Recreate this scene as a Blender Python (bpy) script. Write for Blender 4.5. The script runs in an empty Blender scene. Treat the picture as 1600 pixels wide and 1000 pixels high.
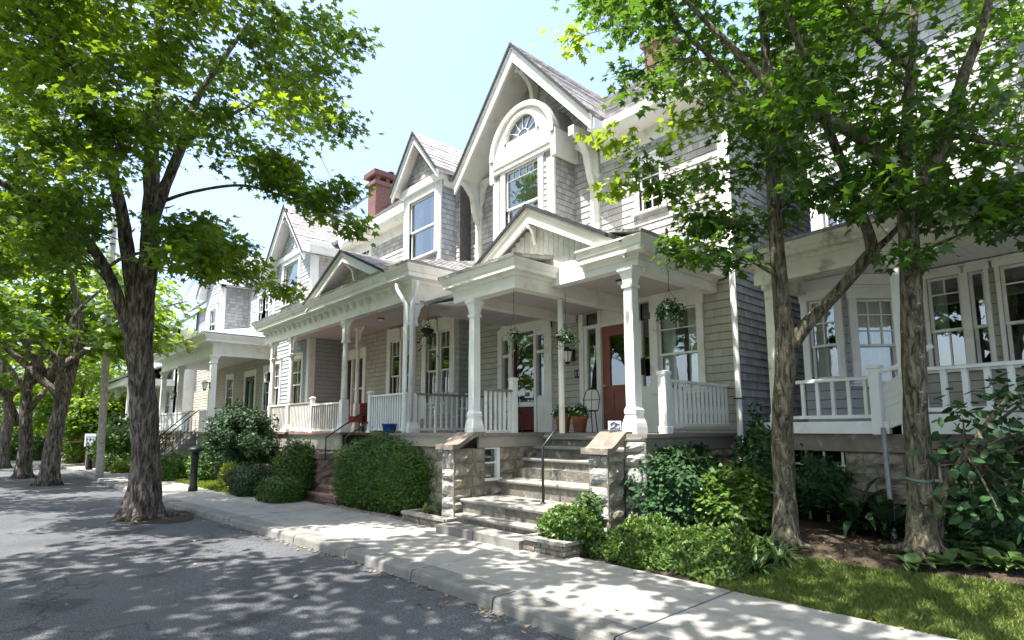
import bpy, math, random
import numpy as np
from mathutils import Vector
random.seed(7); RNG = np.random.default_rng(7)
R = math.radians
sc = bpy.context.scene

# ---------------------------------------------------------------- camera
cam_d = bpy.data.cameras.new("camera"); cam = bpy.data.objects.new("camera", cam_d)
sc.collection.objects.link(cam)
HEAD, PITCH, ROLL, FPX, CY = R(47.987), R(7.054), R(-.225), 894.4, 558.73
EYE = np.array([0., 0., 1.70])
cam_d.sensor_fit = 'HORIZONTAL'; cam_d.sensor_width = 36.0
cam_d.lens = 36.0 * FPX / 1600.0
cam_d.shift_y = (CY - 500.0) / 1600.0
cam_d.clip_start = .05; cam_d.clip_end = 3000
_F = np.array([-math.sin(HEAD) * math.cos(PITCH), math.cos(HEAD) * math.cos(PITCH), math.sin(PITCH)])
_R = np.array([math.cos(HEAD), math.sin(HEAD), 0.]); _U = np.cross(_R, _F)
_R2 = _R * math.cos(ROLL) + _U * math.sin(ROLL); _U2 = -_R * math.sin(ROLL) + _U * math.cos(ROLL)
from mathutils import Matrix
mw = Matrix.Identity(4)
for i in range(3):
    mw[i][0] = _R2[i]; mw[i][1] = _U2[i]; mw[i][2] = -_F[i]; mw[i][3] = EYE[i]
cam.matrix_world = mw
sc.camera = cam
def at(px, py, d):
    """point at a pixel of the 1600x1000 photo, d metres along the view axis"""
    return EYE + (_F + _R2 * (px - 800) / FPX + _U2 * (CY - py) / FPX) * d

# ---------------------------------------------------------------- sky and sun
SUN_EL, SUN_FROM = R(68), np.array([-.09, -.996])     # where the sun stands, horizontally
w = bpy.data.worlds.new("World"); sc.world = w; w.use_nodes = True
nt = w.node_tree; bg = nt.nodes['Background']
sky = nt.nodes.new('ShaderNodeTexSky'); sky.sky_type = 'NISHITA'; sky.sun_disc = False
sky.sun_elevation = SUN_EL; sky.sun_rotation = math.atan2(SUN_FROM[0], SUN_FROM[1])
sky.air_density = 1.0; sky.dust_density = 4.0; sky.ozone_density = 2.2; sky.altitude = 50
# thin bright haze of high cloud over the whole sky
tc = nt.nodes.new('ShaderNodeTexCoord'); cn = nt.nodes.new('ShaderNodeTexNoise'); cn.inputs['Scale'].default_value = 2.2; cn.inputs['Detail'].default_value = 6; cn.inputs['Roughness'].default_value = .55
cmap = nt.nodes.new('ShaderNodeMapping'); cmap.inputs['Scale'].default_value = (1, 1, 2.5); nt.links.new(tc.outputs['Generated'], cmap.inputs[0]); nt.links.new(cmap.outputs[0], cn.inputs['Vector'])
cr_ = nt.nodes.new('ShaderNodeMapRange'); cr_.inputs[1].default_value = .35; cr_.inputs[2].default_value = .7; cr_.inputs[3].default_value = .30; cr_.inputs[4].default_value = .62; nt.links.new(cn.outputs[0], cr_.inputs[0])
cm = nt.nodes.new('ShaderNodeMixRGB'); cm.inputs[2].default_value = (1.22, 1.58, 2.5, 1); nt.links.new(cr_.outputs[0], cm.inputs[0]); nt.links.new(sky.outputs[0], cm.inputs[1])
nt.links.new(cm.outputs[0], bg.inputs[0]); bg.inputs[1].default_value = .15
sd = bpy.data.lights.new("sun", 'SUN'); sd.energy = 3.3; sd.angle = R(.53); sd.color = (1, .965, .905)
so = bpy.data.objects.new("sun", sd); sc.collection.objects.link(so)
v = Vector((-SUN_FROM[0] * math.cos(SUN_EL), -SUN_FROM[1] * math.cos(SUN_EL), -math.sin(SUN_EL)))
so.rotation_euler = v.to_track_quat('-Z', 'Y').to_euler(); so.location = (0, 0, 30)
sc.view_settings.view_transform = 'Standard'; sc.view_settings.look = 'None'
sc.view_settings.exposure = 1.97; sc.view_settings.gamma = 1; sc.view_settings.use_curve_mapping = False
sc.cycles.use_denoising = True
sc.cycles.max_bounces = 6; sc.cycles.diffuse_bounces = 3; sc.cycles.glossy_bounces = 3; sc.cycles.transparent_max_bounces = 8
sc.cycles.use_adaptive_sampling = True; sc.cycles.adaptive_threshold = .02
sc.cycles.sample_clamp_indirect = 6

# ---------------------------------------------------------------- materials
def nodes(name):
    m = bpy.data.materials.new(name); m.use_nodes = True
    t = m.node_tree; b = t.nodes['Principled BSDF']
    return m, t, b, t.links.new
def N(t, kind, **kw):
    n = t.nodes.new(kind)
    for k, v in kw.items():
        if k.startswith('i_'): n.inputs[int(k[2:])].default_value = v
        else: setattr(n, k, v)
    return n
def rgb(c): return (c[0], c[1], c[2], 1)
def ramp(t, stops):
    n = t.nodes.new('ShaderNodeValToRGB'); cr = n.color_ramp
    while len(cr.elements) < len(stops): cr.elements.new(.5)
    for e, (p, c) in zip(cr.elements, stops): e.position = p; e.color = rgb(c)
    return n
def sh(c, k): return tuple(min(1, x * k) for x in c)
def mat(name, col, rough=.6, var=.12, scale=6, rv=.0, bump=.25, bscale=40, spec=.35, metal=0, stain=None, detail=6, col2=None, bdist=.01):
    m, t, b, L = nodes(name)
    pos = N(t, 'ShaderNodeNewGeometry')
    nz = N(t, 'ShaderNodeTexNoise'); nz.inputs['Scale'].default_value = scale; nz.inputs['Detail'].default_value = detail
    L(pos.outputs['Position'], nz.inputs['Vector'])
    c2 = col2 or sh(col, 1 + var)
    r = ramp(t, [(.3, sh(col, 1 - var)), (.7, c2)]); L(nz.outputs[0], r.inputs[0])
    out = r.outputs[0]
    if stain:
        n2 = N(t, 'ShaderNodeTexNoise'); n2.inputs['Scale'].default_value = stain[1]; n2.inputs['Detail'].default_value = 8; n2.inputs['Roughness'].default_value = .65
        L(pos.outputs['Position'], n2.inputs['Vector'])
        r2 = ramp(t, [(stain[2], (0, 0, 0)), (stain[3], (1, 1, 1))]); L(n2.outputs[0], r2.inputs[0])
        mx = N(t, 'ShaderNodeMixRGB'); mx.inputs[2].default_value = rgb(stain[0])
        L(r2.outputs[0], mx.inputs[0]); L(out, mx.inputs[1]); out = mx.outputs[0]
    if rv:
        oi = N(t, 'ShaderNodeObjectInfo'); mr = N(t, 'ShaderNodeMapRange'); mr.inputs[3].default_value = 1 - rv; mr.inputs[4].default_value = 1 + rv
        L(oi.outputs['Random'], mr.inputs[0])
        mx = N(t, 'ShaderNodeVectorMath', operation='SCALE'); L(out, mx.inputs[0]); L(mr.outputs[0], mx.inputs['Scale']); out = mx.outputs[0]
    L(out, b.inputs['Base Color'])
    b.inputs['Roughness'].default_value = rough; b.inputs['Specular IOR Level'].default_value = spec; b.inputs['Metallic'].default_value = metal
    if bump:
        n3 = N(t, 'ShaderNodeTexNoise'); n3.inputs['Scale'].default_value = bscale; n3.inputs['Detail'].default_value = 5
        L(pos.outputs['Position'], n3.inputs['Vector'])
        bp = N(t, 'ShaderNodeBump'); bp.inputs['Strength'].default_value = bump; bp.inputs['Distance'].default_value = bdist
        L(n3.outputs[0], bp.inputs['Height']); L(bp.outputs[0], b.inputs['Normal'])
    return m
def shingle(name, col, wid=.13, var=.35, streak=.3, warm=None, gap=.05, gd=.45):
    """wooden shingles of one course: each shingle its own tone, thin dark gaps between, grain running down"""
    m, t, b, L = nodes(name)
    g = N(t, 'ShaderNodeNewGeometry'); sx = N(t, 'ShaderNodeSeparateXYZ'); L(g.outputs['Position'], sx.inputs[0])
    oi = N(t, 'ShaderNodeObjectInfo')
    def math_(op, a, b_=None, c=None):
        n = N(t, 'ShaderNodeMath', operation=op)
        for i, x in enumerate((a, b_, c)):
            if x is None: continue
            if isinstance(x, (int, float)): n.inputs[i].default_value = x
            else: L(x, n.inputs[i])
        return n.outputs[0]
    u = math_('ADD', sx.outputs[0], sx.outputs[1])
    wob = N(t, 'ShaderNodeTexNoise', noise_dimensions='1D'); wob.inputs['Scale'].default_value = 4; L(u, wob.inputs['W'])
    u = math_('ADD', u, math_('MULTIPLY', wob.outputs[0], .05))
    u = math_('MULTIPLY_ADD', u, 1 / wid, math_('MULTIPLY', oi.outputs['Random'], 37.3))
    cell = math_('FLOOR', u); fr = math_('FRACT', u)
    wn = N(t, 'ShaderNodeTexWhiteNoise', noise_dimensions='2D'); cv = N(t, 'ShaderNodeCombineXYZ'); L(cell, cv.inputs[0]); L(oi.outputs['Random'], cv.inputs[1]); L(cv.outputs[0], wn.inputs['Vector'])
    nz = N(t, 'ShaderNodeTexNoise'); nz.inputs['Scale'].default_value = 1; nz.inputs['Detail'].default_value = 6
    mp = N(t, 'ShaderNodeMapping'); mp.inputs['Scale'].default_value = (38, 38, 5); L(g.outputs['Position'], mp.inputs[0]); L(mp.outputs[0], nz.inputs['Vector'])
    big = N(t, 'ShaderNodeTexNoise'); big.inputs['Scale'].default_value = .9; big.inputs['Detail'].default_value = 4; L(g.outputs['Position'], big.inputs['Vector'])
    val = math_('ADD', math_('MULTIPLY', wn.outputs[0], var), math_('MULTIPLY', nz.outputs[0], streak))
    val = math_('ADD', val, math_('MULTIPLY_ADD', big.outputs[0], .5, 1 - var / 2 - streak / 2 - .25))
    edge = math_('LESS_THAN', fr, gap)
    val = math_('MULTIPLY', val, math_('MULTIPLY_ADD', edge, -gd, 1.0))
    tint = ramp(t, [(.2, sh(col, 1)), (.9, warm or sh(col, 1.05))]); L(wn.outputs['Value'], tint.inputs[0])
    mx = N(t, 'ShaderNodeVectorMath', operation='SCALE'); L(tint.outputs[0], mx.inputs[0]); L(val, mx.inputs['Scale'])
    L(mx.outputs[0], b.inputs['Base Color']); b.inputs['Roughness'].default_value = .8; b.inputs['Specular IOR Level'].default_value = .2
    bp = N(t, 'ShaderNodeBump'); bp.inputs['Strength'].default_value = .5; bp.inputs['Distance'].default_value = .006
    hh = math_('ADD', math_('MULTIPLY', nz.outputs[0], .5), math_('MULTIPLY', edge, -1.5)); L(hh, bp.inputs['Height']); L(bp.outputs[0], b.inputs['Normal'])
    return m
def leafmat(name, dark, light, trans, tw=.35, rough=.42, spec=.35, patch=1.2):
    m, t, b, L = nodes(name)
    g = N(t, 'ShaderNodeNewGeometry')
    nz = N(t, 'ShaderNodeTexNoise'); nz.inputs['Scale'].default_value = patch; nz.inputs['Detail'].default_value = 3; L(g.outputs['Position'], nz.inputs['Vector'])
    ad = N(t, 'ShaderNodeMath', operation='MULTIPLY_ADD'); ad.inputs[1].default_value = .55; L(g.outputs['Random Per Island'], ad.inputs[0])
    ml = N(t, 'ShaderNodeMath', operation='MULTIPLY'); ml.inputs[1].default_value = .5; L(nz.outputs[0], ml.inputs[0]); L(ml.outputs[0], ad.inputs[2])
    r = ramp(t, [(.2, dark), (.85, light)]); L(ad.outputs[0], r.inputs[0])
    L(r.outputs[0], b.inputs['Base Color']); b.inputs['Roughness'].default_value = rough; b.inputs['Specular IOR Level'].default_value = spec
    tr = N(t, 'ShaderNodeBsdfTranslucent'); tr.inputs[0].default_value = rgb(trans)
    mx = N(t, 'ShaderNodeMixShader'); mx.inputs[0].default_value = tw
    L(b.outputs[0], mx.inputs[1]); L(tr.outputs[0], mx.inputs[2]); L(mx.outputs[0], t.nodes['Material Output'].inputs[0])
    return m
def glassmat(name, tint=(.75, .85, .8), gl=.19):
    m, t, b, L = nodes(name)
    g = N(t, 'ShaderNodeBsdfGlossy'); g.inputs['Roughness'].default_value = .015; g.inputs[0].default_value = (.9, .95, .95, 1)
    tr = N(t, 'ShaderNodeBsdfTransparent'); tr.inputs[0].default_value = rgb(tint)
    fr = N(t, 'ShaderNodeFresnel'); fr.inputs[0].default_value = 1.55
    ad = N(t, 'ShaderNodeMath', operation='ADD', use_clamp=True); ad.inputs[1].default_value = gl; L(fr.outputs[0], ad.inputs[0])
    nz = N(t, 'ShaderNodeTexNoise'); nz.inputs['Scale'].default_value = 1.7; gp = N(t, 'ShaderNodeNewGeometry'); L(gp.outputs['Position'], nz.inputs['Vector'])
    bp = N(t, 'ShaderNodeBump'); bp.inputs['Strength'].default_value = .12; bp.inputs['Distance'].default_value = .02; L(nz.outputs[0], bp.inputs['Height']); L(bp.outputs[0], g.inputs['Normal'])
    mx = N(t, 'ShaderNodeMixShader'); L(ad.outputs[0], mx.inputs[0]); L(tr.outputs[0], mx.inputs[1]); L(g.outputs[0], mx.inputs[2])
    L(mx.outputs[0], t.nodes['Material Output'].inputs[0])
    return m
def asphalt():
    m, t, b, L = nodes('asphalt'); g = N(t, 'ShaderNodeNewGeometry')
    n1 = N(t, 'ShaderNodeTexNoise'); n1.inputs['Scale'].default_value = 75; n1.inputs['Detail'].default_value = 4; n1.inputs['Roughness'].default_value = .7
    n2 = N(t, 'ShaderNodeTexNoise'); n2.inputs['Scale'].default_value = .55; n2.inputs['Detail'].default_value = 7; n2.inputs['Roughness'].default_value = .6
    vo = N(t, 'ShaderNodeTexVoronoi'); vo.inputs['Scale'].default_value = 130
    for n in (n1, n2, vo): L(g.outputs['Position'], n.inputs['Vector'])
    r1 = ramp(t, [(.36, (.05, .051, .054)), (.52, (.10, .101, .105)), (.68, (.24, .242, .245))]); L(n1.outputs[0], r1.inputs[0])
    r2 = ramp(t, [(.3, (.7, .7, .72)), (.7, (1.2, 1.2, 1.22))]); L(n2.outputs[0], r2.inputs[0])
    mx = N(t, 'ShaderNodeMixRGB', blend_type='MULTIPLY'); mx.inputs[0].default_value = 1; L(r1.outputs[0], mx.inputs[1]); L(r2.outputs[0], mx.inputs[2])
    dn = N(t, 'ShaderNodeTexNoise'); dn.inputs['Scale'].default_value = 1.6; dn.inputs['Detail'].default_value = 6; L(g.outputs['Position'], dn.inputs['Vector'])
    dv = N(t, 'ShaderNodeVectorMath', operation='MULTIPLY_ADD'); dv.inputs[1].default_value = (.9, .9, .9); L(dn.outputs['Color'], dv.inputs[0]); L(g.outputs['Position'], dv.inputs[2])
    vc = N(t, 'ShaderNodeTexVoronoi', feature='DISTANCE_TO_EDGE'); vc.inputs['Scale'].default_value = .33; L(dv.outputs[0], vc.inputs['Vector'])
    rc = ramp(t, [(.002, (.35, .35, .35)), (.006, (1, 1, 1))]); L(vc.outputs['Distance'], rc.inputs[0])
    mc = N(t, 'ShaderNodeMixRGB', blend_type='MULTIPLY'); mc.inputs[0].default_value = .8; L(mx.outputs[0], mc.inputs[1]); L(rc.outputs[0], mc.inputs[2])
    n5 = N(t, 'ShaderNodeTexNoise'); n5.inputs['Scale'].default_value = .8; n5.inputs['Detail'].default_value = 3; L(g.outputs['Position'], n5.inputs['Vector'])
    r5 = ramp(t, [(.60, (1, 1, 1)), (.66, (.62, .62, .64))]); L(n5.outputs[0], r5.inputs[0])
    m5 = N(t, 'ShaderNodeMixRGB', blend_type='MULTIPLY'); m5.inputs[0].default_value = 1; L(mc.outputs[0], m5.inputs[1]); L(r5.outputs[0], m5.inputs[2]); mx = m5
    L(mx.outputs[0], b.inputs['Base Color']); b.inputs['Roughness'].default_value = .85; b.inputs['Specular IOR Level'].default_value = .25
    bp = N(t, 'ShaderNodeBump'); bp.inputs['Strength'].default_value = .6; bp.inputs['Distance'].default_value = .006; L(vo.outputs[0], bp.inputs['Height']); L(bp.outputs[0], b.inputs['Normal'])
    return m
def barkmat(name, a, c, lichen=None, sc_=(16, 16, 3.2)):
    m, t, b, L = nodes(name); g = N(t, 'ShaderNodeNewGeometry')
    mp = N(t, 'ShaderNodeMapping'); mp.inputs['Scale'].default_value = sc_; L(g.outputs['Position'], mp.inputs[0])
    n1 = N(t, 'ShaderNodeTexNoise'); n1.inputs['Scale'].default_value = 1; n1.inputs['Detail'].default_value = 9; n1.inputs['Roughness'].default_value = .65; n1.inputs['Distortion'].default_value = .6; L(mp.outputs[0], n1.inputs['Vector'])
    r = ramp(t, [(.38, sh(a, .28)), (.5, a), (.63, c)]); L(n1.outputs[0], r.inputs[0]); out = r.outputs[0]
    if lichen:
        n2 = N(t, 'ShaderNodeTexNoise'); n2.inputs['Scale'].default_value = 16; n2.inputs['Detail'].default_value = 6; n2.inputs['Roughness'].default_value = .7; L(g.outputs['Position'], n2.inputs['Vector'])
        r2 = ramp(t, [(.61, (0, 0, 0)), (.66, (.8, .8, .8))]); L(n2.outputs[0], r2.inputs[0])
        mx = N(t, 'ShaderNodeMixRGB'); mx.inputs[2].default_value = rgb(lichen); L(r2.outputs[0], mx.inputs[0]); L(out, mx.inputs[1]); out = mx.outputs[0]
    L(out, b.inputs['Base Color']); b.inputs['Roughness'].default_value = .9; b.inputs['Specular IOR Level'].default_value = .15
    bp = N(t, 'ShaderNodeBump'); bp.inputs['Strength'].default_value = 1; bp.inputs['Distance'].default_value = .05; L(n1.outputs[0], bp.inputs['Height']); L(bp.outputs[0], b.inputs['Normal'])
    return m
MT = dict(
    shingle=shingle('weathered_grey_shingle', (.40, .39, .38), warm=(.44, .42, .40)),
    shingle_blue=shingle('bluish_grey_shingle', (.42, .43, .445), warm=(.45, .455, .46)),
    shingle_tan=shingle('olive_grey_painted_shingle', (.43, .41, .345), var=.12, streak=.14, warm=(.45, .425, .355), wid=.17, gap=.03, gd=.3),
    shingle_slate=shingle('slate_grey_clapboard', (.36, .375, .385), var=.04, streak=.2, gap=-1),
    clap_tan=shingle('olive_grey_clapboard', (.40, .385, .32), var=.05, streak=.16, gap=-1),
    roof=shingle('weathered_roof_shingle', (.33, .32, .315), wid=.2, var=.5, warm=(.38, .36, .35)),
    gapd=mat('shadow_joint', (.10, .095, .09), .9, .3, 9, 0, 0), chip=mat('bark_chip', (.14, .09, .055), .9, .5, 14, 0, .3),  # backing coloured dark so gaps between courses read as shadow lines
    drip=mat('dark_roof_edge', (.035, .035, .04), .8, .3, 9, 0, .2),
    trim=mat('cream_white_trim', (.80, .78, .71), .5, .05, 3, 0, .12, 60, stain=((.50, .45, .33), 2.2, .54, .82)),
    trimw=mat('white_trim', (.80, .80, .77), .5, .05, 3, 0, .1, 60, stain=((.55, .54, .48), 2.5, .55, .82)),
    trimo=mat('aged_cream_trim', (.74, .71, .58), .6, .1, 3, 0, .25, 50, stain=((.30, .25, .15), 3.5, .52, .72)),
    ceil=mat('pinkish_grey_ceiling_paint', (.56, .50, .49), .6, .05, 2, 0, .1, 30),
    ceilw=mat('pale_ceiling_paint', (.72, .71, .68), .6, .05, 2, 0, .1, 30),
    board=mat('pale_green_grey_board', (.56, .56, .50), .7, .14, 9, .10, .25, 50),
    floor=mat('grey_floor_paint', (.24, .215, .19), .5, .12, 5),
    skirt=mat('grey_skirt_paint', (.36, .335, .27), .6, .1, 3),
    stone=mat('granite_block', (.285, .255, .195), .85, .35, 9, .22, .9, 22, .2, stain=((.16, .15, .10), 5, .5, .66), bdist=.03),
    stone_lit=mat('sunlit_granite_block', (.37, .36, .325), .85, .32, 11, .14, .9, 24, .2, stain=((.25, .25, .21), 6, .52, .7), bdist=.03),  # granite with sunlight put into its colour, for front faces by the steps
    mortar=mat('mortar', (.18, .162, .13), .95, .2, 12, 0, .6, 60),
    tread=mat('bluestone_tread', (.28, .265, .235), .8, .16, 4, .1, .4, 35, stain=((.44, .42, .36), 7, .6, .75)),
    riser=mat('lichened_stone_riser', (.17, .158, .13), .9, .3, 9, .12, .8, 26, stain=((.48, .465, .39), 9, .60, .68), bdist=.02),
    coping=mat('brown_coping_stone', (.215, .18, .145), .8, .2, 4, .08, .5, 30, stain=((.46, .42, .35), 6, .56, .72)),
    brown=mat('brownstone', (.27, .17, .14), .85, .25, 6, .12, .6, 26),
    walk=mat('pavement_concrete', (.335, .32, .29), .85, .09, 1.3, .09, .35, 90, .2, stain=((.22, .21, .19), 2.1, .5, .72)),
    kerb=mat('kerb_concrete', (.23, .22, .20), .9, .2, 5, .1, .6, 50, .2, stain=((.20, .19, .17), 4, .52, .7)),
    asphalt=asphalt(),
    soil=mat('mulch_soil', (.072, .054, .038), .95, .5, 22, 0, 1, 45, .1, stain=((.20, .15, .10), 30, .60, .68), bdist=.03),
    turf=mat('turf_ground', (.085, .115, .035), .95, .4, 5, 0, 1, 60, .1, stain=((.24, .20, .10), 2.5, .56, .7), bdist=.03),
    ground=mat('earth_ground', (.10, .105, .055), .95, .3, .5, 0, .5, 20, .1),
    bark=barkmat('maple_bark', (.115, .095, .078), (.27, .235, .195)),
    bark2=barkmat('young_maple_bark', (.125, .11, .075), (.25, .225, .155), (.42, .42, .36), (22, 22, 5)),
    iron=mat('black_iron', (.015, .015, .016), .4, .2, 20, 0, .1, 90, .5),
    dark=mat('dark_interior', (.02, .02, .02), .9, .3, 2, 0, 0),
    glass=glassmat('window_glass'), glassd=glassmat('dark_window_glass', (.55, .6, .58), .16),
    curtain=mat('white_curtain', (.72, .71, .66), .9, .08, 8, 0, 0), curtaind=mat('dark_curtain', (.05, .055, .07), .9, .2, 8, 0, 0),
    door=mat('red_brown_door_paint', (.24, .08, .048), .45, .1, 4, 0, .1, 40, .4), doorg=mat('dark_green_door_paint', (.05, .13, .06), .45, .1, 4, 0, .1),
    maroon=mat('maroon_paint', (.12, .02, .022), .5, .1, 4, 0, .1),
    brass=mat('brass', (.75, .6, .35), .3, .1, 9, 0, 0, metal=1), glow=mat('frosted_lamp_glass', (.85, .85, .8), .3, .03, 3, 0, 0),
    terra=mat('terracotta', (.42, .16, .085), .8, .15, 8, 0, .2), white=mat('white_enamel', (.62, .62, .62), .4, .03, 4, 0, 0),
    blue=mat('blue_plastic', (.03, .12, .45), .35, .05, 5, 0, 0), red=mat('red_fabric', (.13, .015, .016), .9, .1, 9, 0, .2),
    navy=mat('navy_print', (.03, .04, .16), .5, .1, 9, 0, 0), brick=mat('red_brick', (.165, .085, .072), .9, .2, 12, .18, .6, 40),
    pole=mat('grey_weathered_pole', (.42, .39, .34), .9, .25, 9, 0, .6, 30), galv=mat('galvanised_steel', (.30, .31, .31), .5, .2, 12, 0, .1, metal=.5),
    bollard=mat('dark_green_black_paint', (.018, .024, .022), .5, .2, 12, 0, .3), tape=mat('pale_green_tape', (.13, .21, .18), .6, .1, 9, 0, 0),
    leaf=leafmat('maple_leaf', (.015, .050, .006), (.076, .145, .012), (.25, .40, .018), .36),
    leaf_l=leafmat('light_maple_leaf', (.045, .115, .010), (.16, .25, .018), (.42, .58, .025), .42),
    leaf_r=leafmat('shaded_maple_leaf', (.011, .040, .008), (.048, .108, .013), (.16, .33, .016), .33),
    box=leafmat('boxwood_leaf', (.022, .068, .012), (.105, .19, .022), (.12, .22, .02), .18, .5, .3, 2.5),
    yew=leafmat('yew_leaf', (.013, .038, .013), (.042, .090, .026), (.05, .10, .02), .15, .5, .3, 2),
    glossy=leafmat('glossy_dark_leaf', (.016, .048, .018), (.062, .125, .044), (.06, .14, .03), .15, .5, .2, 2),
    azal=leafmat('azalea_leaf', (.035, .085, .014), (.12, .20, .030), (.20, .34, .03), .25, .42, .4, 3),
    ivyg=leafmat('evergreen_groundcover_leaf', (.028, .078, .020), (.17, .25, .05), (.16, .28, .04), .22, .45, .4, 3.5),
    hosta=leafmat('hosta_leaf', (.040, .090, .030), (.12, .19, .06), (.16, .28, .06), .22, .45, .35, 4),
    strap=leafmat('waxy_strap_leaf', (.010, .030, .014), (.035, .075, .032), (.05, .11, .03), .12, .24, .7, 2),
    lime=leafmat('lime_leaf', (.09, .14, .015), (.24, .30, .04), (.4, .5, .05), .3, .5, .3, 3),
    grass=leafmat('grass_blade', (.085, .17, .028), (.36, .38, .13), (.22, .34, .04), .3, .5, .25, 1.6),
    petal=mat('white_petal', (.8, .8, .78), .6, .05, 9, 0, 0), dryleaf=leafmat('fallen_leaf', (.17, .12, .06), (.42, .36, .24), (.3, .2, .08), .15, .7, .2, 8),
)

# ---------------------------------------------------------------- builders
COL = sc.collection
OFF = {}                                     # root empty -> its base, subtracted from its children's coordinates
def rootof(o):
    while o.parent: o = o.parent
    return o
def tag(o, label, cat, group=None, kind=None):
    if label: o['label'] = label
    if cat: o['category'] = cat
    if group: o['group'] = group
    if kind: o['kind'] = kind
    return o
def thing(name, label, cat, loc=(0, 0, 0), group=None, rotz=0, local=False):
    o = bpy.data.objects.new(name, None); COL.objects.link(o); o.empty_display_size = .2
    o.location = loc; o.rotation_euler[2] = rotz
    OFF[o.name] = np.zeros(3) if local else np.array(loc, float)
    return tag(o, label, cat, group)
def link(name, me, parent=None, loc=None):
    o = bpy.data.objects.new(name, me); COL.objects.link(o)
    if parent is not None:
        o.parent = parent
        if loc is not None: o.location = np.array(loc, float) - OFF[rootof(parent).name]
    elif loc is not None: o.location = loc
    return o
class Fr:
    """a wall frame: (a, d, z) -> origin + u*a + n*d + z, u along the wall, n outwards"""
    def __init__(s, o, u=(1, 0), n=(0, -1)): s.o = np.array([o[0], o[1], o[2] if len(o) > 2 else 0.]); s.u = np.array([u[0], u[1], 0.]); s.n = np.array([n[0], n[1], 0.])
    def __call__(s, p): return s.o + s.u * p[0] + s.n * p[1] + np.array([0, 0, p[2]])
class B:
    def __init__(s, fr=None): s.v = []; s.f = []; s.fr = fr; s.sm = False
    def add(s, vs, fs):
        k = len(s.v)
        s.v += [s.fr(p) for p in vs] if s.fr else [np.array(p, float) for p in vs]
        s.f += [tuple(i + k for i in f) for f in fs]; return s
    def box(s, a, b):
        x0, y0, z0 = (min(p, q) for p, q in zip(a, b)); x1, y1, z1 = (max(p, q) for p, q in zip(a, b))
        return s.add([(x0, y0, z0), (x1, y0, z0), (x1, y1, z0), (x0, y1, z0), (x0, y0, z1), (x1, y0, z1), (x1, y1, z1), (x0, y1, z1)],
                     [(0, 3, 2, 1), (4, 5, 6, 7), (0, 1, 5, 4), (1, 2, 6, 5), (2, 3, 7, 6), (3, 0, 4, 7)])
    def prism(s, poly, fn0, fn1):
        """poly: list of 2-D points; fn0/fn1 map a 2-D point to the two end positions"""
        n = len(poly)
        return s.add([fn0(p) for p in poly] + [fn1(p) for p in poly], [tuple(range(n - 1, -1, -1)), tuple(range(n, 2 * n))] + [(i, (i + 1) % n, n + (i + 1) % n, n + i) for i in range(n)])
    def ext(s, poly, d0, d1):              # (a, z) outline pushed from depth d0 to d1
        return s.prism(poly, lambda p: (p[0], d0, p[1]), lambda p: (p[0], d1, p[1]))
    def prof(s, poly, a0, a1):             # (d, z) profile run along a
        return s.prism(poly, lambda p: (a0, p[0], p[1]), lambda p: (a1, p[0], p[1]))
    def tube(s, pts, rad, n=10, cap=True):
        pts = [np.array(p, float) for p in pts]; k = len(pts)
        rad = [rad] * k if isinstance(rad, (int, float)) else rad
        vs = []; ref = None
        for i, p in enumerate(pts):
            d = pts[min(i + 1, k - 1)] - pts[max(i - 1, 0)]; d = d / (np.linalg.norm(d) + 1e-9)
            if ref is None: ref = np.array([1., 0, 0]) if abs(d[0]) < .8 else np.array([0, 1., 0])
            x = ref - d * (ref @ d); x /= np.linalg.norm(x); ref = x; y = np.cross(d, x)
            vs += [p + (x * math.cos(2 * math.pi * j / n) + y * math.sin(2 * math.pi * j / n)) * rad[i] for j in range(n)]
        fs = [(i * n + j, i * n + (j + 1) % n, (i + 1) * n + (j + 1) % n, (i + 1) * n + j) for i in range(k - 1) for j in range(n)]
        if cap: fs += [tuple(range(n - 1, -1, -1)), tuple(range((k - 1) * n, k * n))]
        return s.add(vs, fs)
    def lathe(s, prof, n=12, c=(0, 0, 0), ph=0.):
        vs = [(c[0] + r * math.cos(ph + 2 * math.pi * j / n), c[1] + r * math.sin(ph + 2 * math.pi * j / n), c[2] + z) for r, z in prof for j in range(n)]
        k = len(prof)
        fs = [(i * n + j, i * n + (j + 1) % n, (i + 1) * n + (j + 1) % n, (i + 1) * n + j) for i in range(k - 1) for j in range(n)]
        return s.add(vs, fs + [tuple(range(n - 1, -1, -1)), tuple(range((k - 1) * n, k * n))])
    def sq(s, prof, c):                    # square column: (half width, z)
        return s.lathe([(r * 1.41421, z) for r, z in prof], 4, c, math.pi / 4)
    def mesh(s, name, m, off=None, smooth=False):
        me = bpy.data.meshes.new(name); v = np.array(s.v) - (off if off is not None else 0)
        me.from_pydata(v.tolist(), [], s.f); me.materials.append(MT[m] if isinstance(m, str) else m)
        if smooth or s.sm: me.shade_smooth()
        me.update(); return me
    def build(s, name, m, parent=None, smooth=False):
        off = OFF[rootof(parent).name] if parent is not None else None
        return link(name, s.mesh(name, m, off, smooth), parent)
def struct(o): o['kind'] = 'structure'; return o
FX = lambda y, x0=0.: Fr((x0, y), (1, 0), (0, -1))           # a front wall
SX = lambda x, y0=0.: Fr((x, y0), (0, 1), (1, 0))            # a wall facing +X
def minus(iv, cuts):
    out = [iv]
    for c0, c1 in cuts:
        nx = []
        for a, b in out:
            if c1 <= a or c0 >= b: nx.append((a, b)); continue
            if c0 > a: nx.append((a, c0))
            if c1 < b: nx.append((c1, b))
        out = nx
    return [(a, b) for a, b in out if b - a > .02]
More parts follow.
